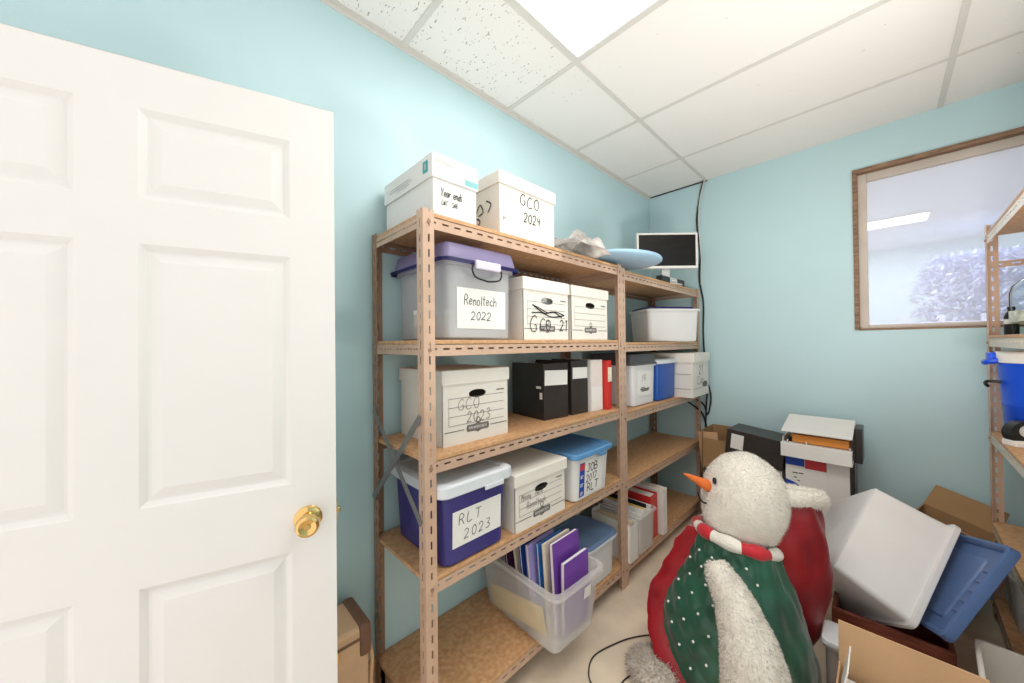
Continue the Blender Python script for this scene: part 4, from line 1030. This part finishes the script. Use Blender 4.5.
for x in (-.14, -.05, .14):
    bm = bmesh.new(); add_tube(bm, [(x, -.004, .084), (x, .004, .098), (x, .014, .084)], .004, 8); done('ring', bm, M_SILVER, t)
t = thing('document_case', 'black document case leaning on its side left of the white binder', 'case', (-.628, 2.80, .577), -.05)
bm = bmesh.new(); mt = Matrix.Rotation(math.radians(6), 4, 'Y')
add_box(bm, (-.145, .0, 0), (.185, .006, .185), .002, mt); add_box(bm, (-.145, .0, .180), (.185, .24, .186), .002, mt); add_box(bm, (-.145, .0, 0), (.185, .24, .006), .002, mt); add_box(bm, (.179, 0, 0), (.185, .24, .186), 0, mt); add_box(bm, (-.145, .234, 0), (.185, .24, .186), 0, mt)
done('case_body', bm, M_BLACK, t)
bm = bmesh.new(); add_box(bm, (-.115, -.0015, .06), (-.04, 0, .160), 0, mt); done('paper_label', bm, M_PAPER, t)
t = thing('file_box', 'plain white carton under the black document case', 'box', (-.590, 2.82, 0), 0)
bm = bmesh.new(); add_box(bm, (-.16, 0, 0), (.14, .26, .55), .004); done('carton_body', bm, M_BOXC, t)
bm = bmesh.new(); quad(bm, .0, .004, .01, .55, -.0012); flat_done('printed_line', bm, M_INKL, t)
t = thing('cardboard_box', 'brown open cardboard box at the left end of the back wall stack', 'box', (-.845, 2.84, 0), 0)
bm = bmesh.new(); w2, d2, h2 = .085, .25, .735
add_box(bm, (-w2, 0, 0), (w2, .004, h2 - .06)); add_box(bm, (-w2, d2 - .004, 0), (w2, d2, h2)); add_box(bm, (-w2, 0, 0), (-w2 + .004, d2, h2)); add_box(bm, (w2 - .004, 0, 0), (w2, d2, h2 - .02)); add_box(bm, (-w2, 0, 0), (w2, d2, .004))
done('carton_body', bm, M_KRAFTD, t)
bm = bmesh.new(); add_box(bm, (-.06, .02, .3), (.07, .03, .72), .002, Matrix.Rotation(-.08, 4, 'Y')); done('inner_card', bm, M_KRAFT, t)

# ================================================================== HEAP ON THE RIGHT
def basis(o, ex, ey, ez): return Matrix(((ex[0], ey[0], ez[0], o[0]), (ex[1], ey[1], ez[1], o[1]), (ex[2], ey[2], ez[2], o[2]), (0, 0, 0, 1)))
K = 1.12; C0 = Vector((0, 0, 1.38))
def far(p): return C0 + (Vector(p) - C0) * K
EX = Vector((.837, .134, -.530)); EY = Vector((-.303, -.693, -.654)); EZ = Vector((-.455, .708, -.539))
A_ = far((-.009, 2.082, .798))
# bin axis is EX (bottom to rim); across EY, depth EZ
o = thing('storage_bin', 'large milky plastic bin tipped on its side on the heap', 'bin', (0, 0, 0))
bw, bl, bd = .242 * K, .41 * K, .367 * K
base = A_ + EY * bl / 2 + EZ * bd / 2
o.matrix_basis = basis(base, EY, EZ, EX)
bin_mesh('bin_body', o, bl - .02, bd - .05, bl + .03, bd + .03, bw, M_CLEAR2, r=.022, rim=.014, rimh=.022, cy=0)
o = thing('bin_lid', 'dark blue plastic bin lid leaning under the tipped bin', 'lid', (0, 0, 0))
L2, L3 = far((.283, 1.93, .725)), far((.114, 1.767, .417))
LX = (L3 - L2).normalized(); LY = Vector((-.294, .927, -.230)); LY = (LY - LX * LY.dot(LX)).normalized(); LZ = LX.cross(LY)
lc = L2 + LX * .212 + LY * .206 + LZ * .016
o.matrix_basis = basis(lc, LX, LY, LZ)
bm = bmesh.new()
add_loft(bm, [rrect(.204, .212, .025, .012), rrect(.206, .214, .026, .008), rrect(.204, .212, .025, -.016), rrect(.194, .202, .02, -.020), rrect(.182, .190, .018, -.012), rrect(.178, .186, .018, -.002), rrect(.14, .13, .02, -.002), rrect(.136, .126, .02, -.008), rrect(.02, .02, .01, -.008)], True, True)
done('lid_body', bm, M_STORM, o, True, 35)
bm = bmesh.new()
for k in range(5): add_box(bm, (-.10 + k * .045, -.178, -.0075), (-.085 + k * .045, -.142, -.0015), .001)
done('ribs', bm, M_STORM, o)
# mahogany crate
ang = 0.0
c0 = Vector((-.166, 2.088, 0))
t = thing('wooden_crate', 'dark reddish wooden drawer under the tipped plastic bin', 'crate', (c0.x, c0.y, .008), ang)
cl = .345; cd = .30; ch = .208
bm = bmesh.new(); add_box(bm, (0, 0, 0), (cl, .016, ch), .003); add_box(bm, (0, cd - .016, 0), (cl, cd, ch), .003); add_box(bm, (0, .016, 0), (.016, cd - .016, ch), .003); add_box(bm, (cl - .016, .016, 0), (cl, cd - .016, ch), .003)
done('side_panel', bm, M_MAHOG, t); box_obj('crate_floor', (.014, .014, 0), (cl - .014, cd - .014, .010), M_MAHOG, t)
bm = bmesh.new()
for x, y in ((.03, .03), (cl - .03, .03), (.03, cd - .03), (cl - .03, cd - .03)): add_box(bm, (x - .02, y - .02, -.008), (x + .02, y + .02, .002), .003)
done('foot', bm, M_MAHOG, t)
# open carton in front
t = thing('cardboard_box', 'open tan cardboard box at the bottom of the picture beside the snowman', 'box', (.078, 1.55, 0), 0)
bm = bmesh.new(); x0, x1, y0, y1, hh = -.195, .125, -.12, .136, .26
add_box(bm, (x0, y1, 0), (x1, y1 + .005, hh)); add_box(bm, (x0, y0, 0), (x1, y0 + .005, hh)); add_box(bm, (x0, y0, 0), (x0 + .005, y1, hh)); add_box(bm, (x1 - .005, y0, 0), (x1, y1, hh)); add_box(bm, (x0, y0, 0), (x1, y1, .005))
done('carton_body', bm, M_KRAFT, t)
box_obj('flap', (x0, y1, hh), (x1 - .0, y1 + .005, hh + .142), M_KRAFT, t)
bm = bmesh.new(); add_box(bm, (0, y0 + .01, 0), (.004, y1 - .01, .13), 0, Matrix.Translation((x1 - .004, 0, hh)) @ Matrix.Rotation(1.2, 4, 'Y')); done('flap', bm, M_KRAFT, t)
bm = bmesh.new(); add_box(bm, (x0 + .01, y0 + .02, .05), (x0 + .16, y1 - .03, .235), .004, Matrix.Rotation(.0, 4, 'Y')); done('papers', bm, M_PAPER, t)
o = tag(box_obj('envelope', (0, 0, 0), (.004, .14, .12), M_PAPER, None, .001), 'white envelope standing at the left edge of the open tan box', 'envelope'); o.location = (-.108, 1.50, .24); o.rotation_euler = (0, .18, 0)
t = thing('storage_bin', 'grey plastic bin with white rim between the snowman and the wooden drawer', 'bin', (-.128, 1.80, 0), 0)
bin_mesh('bin_body', t, .07, .12, .09, .14, .225, mat('grey_plastic', (.36, .32, .29), .45), r=.02, rim=.008)
bm = bmesh.new(); add_loft(bm, [rrect(.045, .07, .02, .219, 0, .07), rrect(.048, .073, .02, .225, 0, .07), rrect(.046, .071, .02, .238, 0, .07), rrect(.04, .062, .02, .240, 0, .07)]); done('lid', bm, M_LIDW, t, True, 40)
t = thing('storage_bin', 'narrow white open bin between the blue lid and the right-hand shelving', 'bin', (.262, 1.74, 0), -.06)
bin_mesh('bin_body', t, .10, .36, .125, .41, .275, mat('white_plastic', (.76, .72, .66), .4), r=.02, rim=.010)
t = thing('cardboard_box', 'brown cardboard box leaning at the back wall behind the tipped bin', 'box', (.090, 2.70, .035), math.radians(-14)); t.rotation_euler = (0, .27, math.radians(-14))
bm = bmesh.new(); mt = Matrix.Rotation(math.radians(0), 4, 'X')
w2, d2, h2 = .125, .26, .49
for lo, hi in (((-w2, 0, 0), (w2, .005, h2 - .05)), ((-w2, d2 - .005, 0), (w2, d2, h2 - .05)), ((-w2, 0, 0), (-w2 + .005, d2, h2 - .05)), ((w2 - .005, 0, 0), (w2, d2, h2 - .05)), ((-w2, 0, 0), (w2, d2, .005))): add_box(bm, lo, hi)
done('carton_body', bm, M_KRAFTD, t)
for s in (0, 1):
    m_ = Matrix.Translation((0, d2 * s, h2 - .05)) @ Matrix.Rotation(math.radians(-58 if s else 58), 4, 'X')
    bm = bmesh.new(); add_box(bm, (-w2, -.002, 0), (w2, .003, .155), 0, m_); done('flap', bm, M_KRAFTD, t)
t = thing('cardboard_box', 'flattened tan carton leaning at the foot of the right-hand shelving', 'box', (.255, 1.90, .0), -.35)
bm = bmesh.new(); mt = Matrix.Rotation(math.radians(4), 4, 'X'); add_box(bm, (0.02, .225, .0), (.12, .24, .30), .003, mt); done('carton_body', bm, M_KRAFT, t)
t = thing('storage_bin', 'clear bin of pale cloths behind the post of the right-hand shelving', 'bin', (.52, 2.60, LVR[0]), 0)
bin_mesh('bin_body', t, .24, .23, .29, .28, .25, M_CLEARG, r=.03)
bm = bmesh.new(); blob(bm, (0, .14, .11), (.11, .10, .10), 24, 14, lambda d: 1 + .15 * noise.noise(d * 3)); done('cloths', bm, mat('mint_cloth', (.55, .66, .52), .9, var=.2), t, True)

# ================================================================== ON THE RIGHT-HAND SHELVES
t = thing('bottle', 'small dark bottle with white label by the shelf post', 'bottle', (.425, 2.83, LVR[3]), 0)
bm = bmesh.new(); add_loft(bm, [circ(.02, 0, 24), circ(.022, .004, 24), circ(.022, .088, 24), circ(.018, .100, 24), circ(.010, .112, 24), circ(.010, .125, 24)]); done('bottle_body', bm, M_BLACKP, t, True, 40)
bm = bmesh.new(); add_loft(bm, [circ(.0224, .052, 24), circ(.0224, .074, 24)], False, False); done('label', bm, M_PAPER, t, True)
bm = bmesh.new(); add_loft(bm, [circ(.0115, .116, 20), circ(.0115, .132, 20)]); done('cap', bm, M_BLACKP, t, True, 40)
t = thing('glass_jug', 'big clear glass jug on the upper right-hand board', 'jug', (.515, 2.80, LVR[3]), 0)
bm = bmesh.new(); pr = [(.085, 0), (.098, .006), (.10, .03), (.10, .19), (.092, .225), (.06, .26), (.028, .285), (.02, .30), (.02, .335), (.024, .337), (.024, .35)]
add_loft(bm, [circ(r, z, 36) for r, z in pr] + [circ(max(r - .004, .012), z, 36) for r, z in pr[::-1][:-1]] + [circ(.06, .006, 36)]); done('jug_body', bm, M_BOTTLE, t, True, 40)
bm = bmesh.new(); add_loft(bm, [circ(.1015, .06, 36), circ(.1015, .11, 36)], False, False); done('label', bm, mat('faded_label', (.70, .74, .66), .7, var=.3, vscale=40), t, True)
t = thing('bottle', 'green glass bottle behind the clear jug', 'bottle', (.62, 2.72, LVR[3]), 0)
bm = bmesh.new(); add_loft(bm, [circ(r, z, 24) for r, z in ((.03, 0), (.034, .004), (.034, .15), (.026, .18), (.012, .21), (.012, .26), (.014, .265))]); done('bottle_body', bm, M_GREENG, t, True, 40)
t = thing('drink_cooler', 'bright blue barrel drink cooler with white lid on the middle right-hand board', 'cooler', (.520, 2.755, LVR[2]), 0)
bm = bmesh.new(); add_loft(bm, [circ(r, z, 48) for r, z in ((.118, 0), (.128, .006), (.136, .15), (.139, .155), (.139, .165), (.137, .170), (.150, .345), (.150, .352))]); done('cooler_body', bm, M_COOLER, t, True, 40)
bm = bmesh.new(); add_loft(bm, [circ(r, z, 48) for r, z in ((.154, .348), (.157, .352), (.157, .39), (.150, .398), (.06, .402), (.055, .412), (.01, .412))]); done('lid', bm, M_PAPER, t, True, 40)
for s in (-1, 1):
    bm = bmesh.new(); add_tube(bm, smooth_path([(s * .145, -.035, .36), (s * .176, -.03, .352), (s * .182, 0, .345), (s * .176, .03, .352), (s * .145, .035, .36)], 5), .011, 10); add_box(bm, (s * .165 - .012, -.03, .34), (s * .165 + .012, .03, .395), .006); done('handle', bm, M_COOLER, t, True, 40)
bm = bmesh.new(); add_tube(bm, smooth_path([(-.142, -.04, .26), (-.176, -.03, .262), (-.182, 0, .25), (-.172, .02, .235)], 5), .007, 8); done('strap', bm, M_BLACKP, t, True)
t = thing('tape_dispenser', 'round black desk gadget with white base in front of the blue cooler', 'gadget', (.412, 2.60, LVR[2]), .5)
bm = bmesh.new(); add_tube(bm, [(0, -.02, .055), (0, .02, .055)], .052, 32); done('wheel', bm, M_BLACKP, t)
bm = bmesh.new(); add_tube(bm, [(0, -.024, .066), (0, -.019, .066)], .026, 24); add_tube(bm, [(0, -.028, .066), (0, -.023, .066)], .012, 24); done('hub', bm, M_SILVER, t)
box_obj('base', (-.045, -.032, .0), (.07, .03, .026), M_PAPER, t, .004)
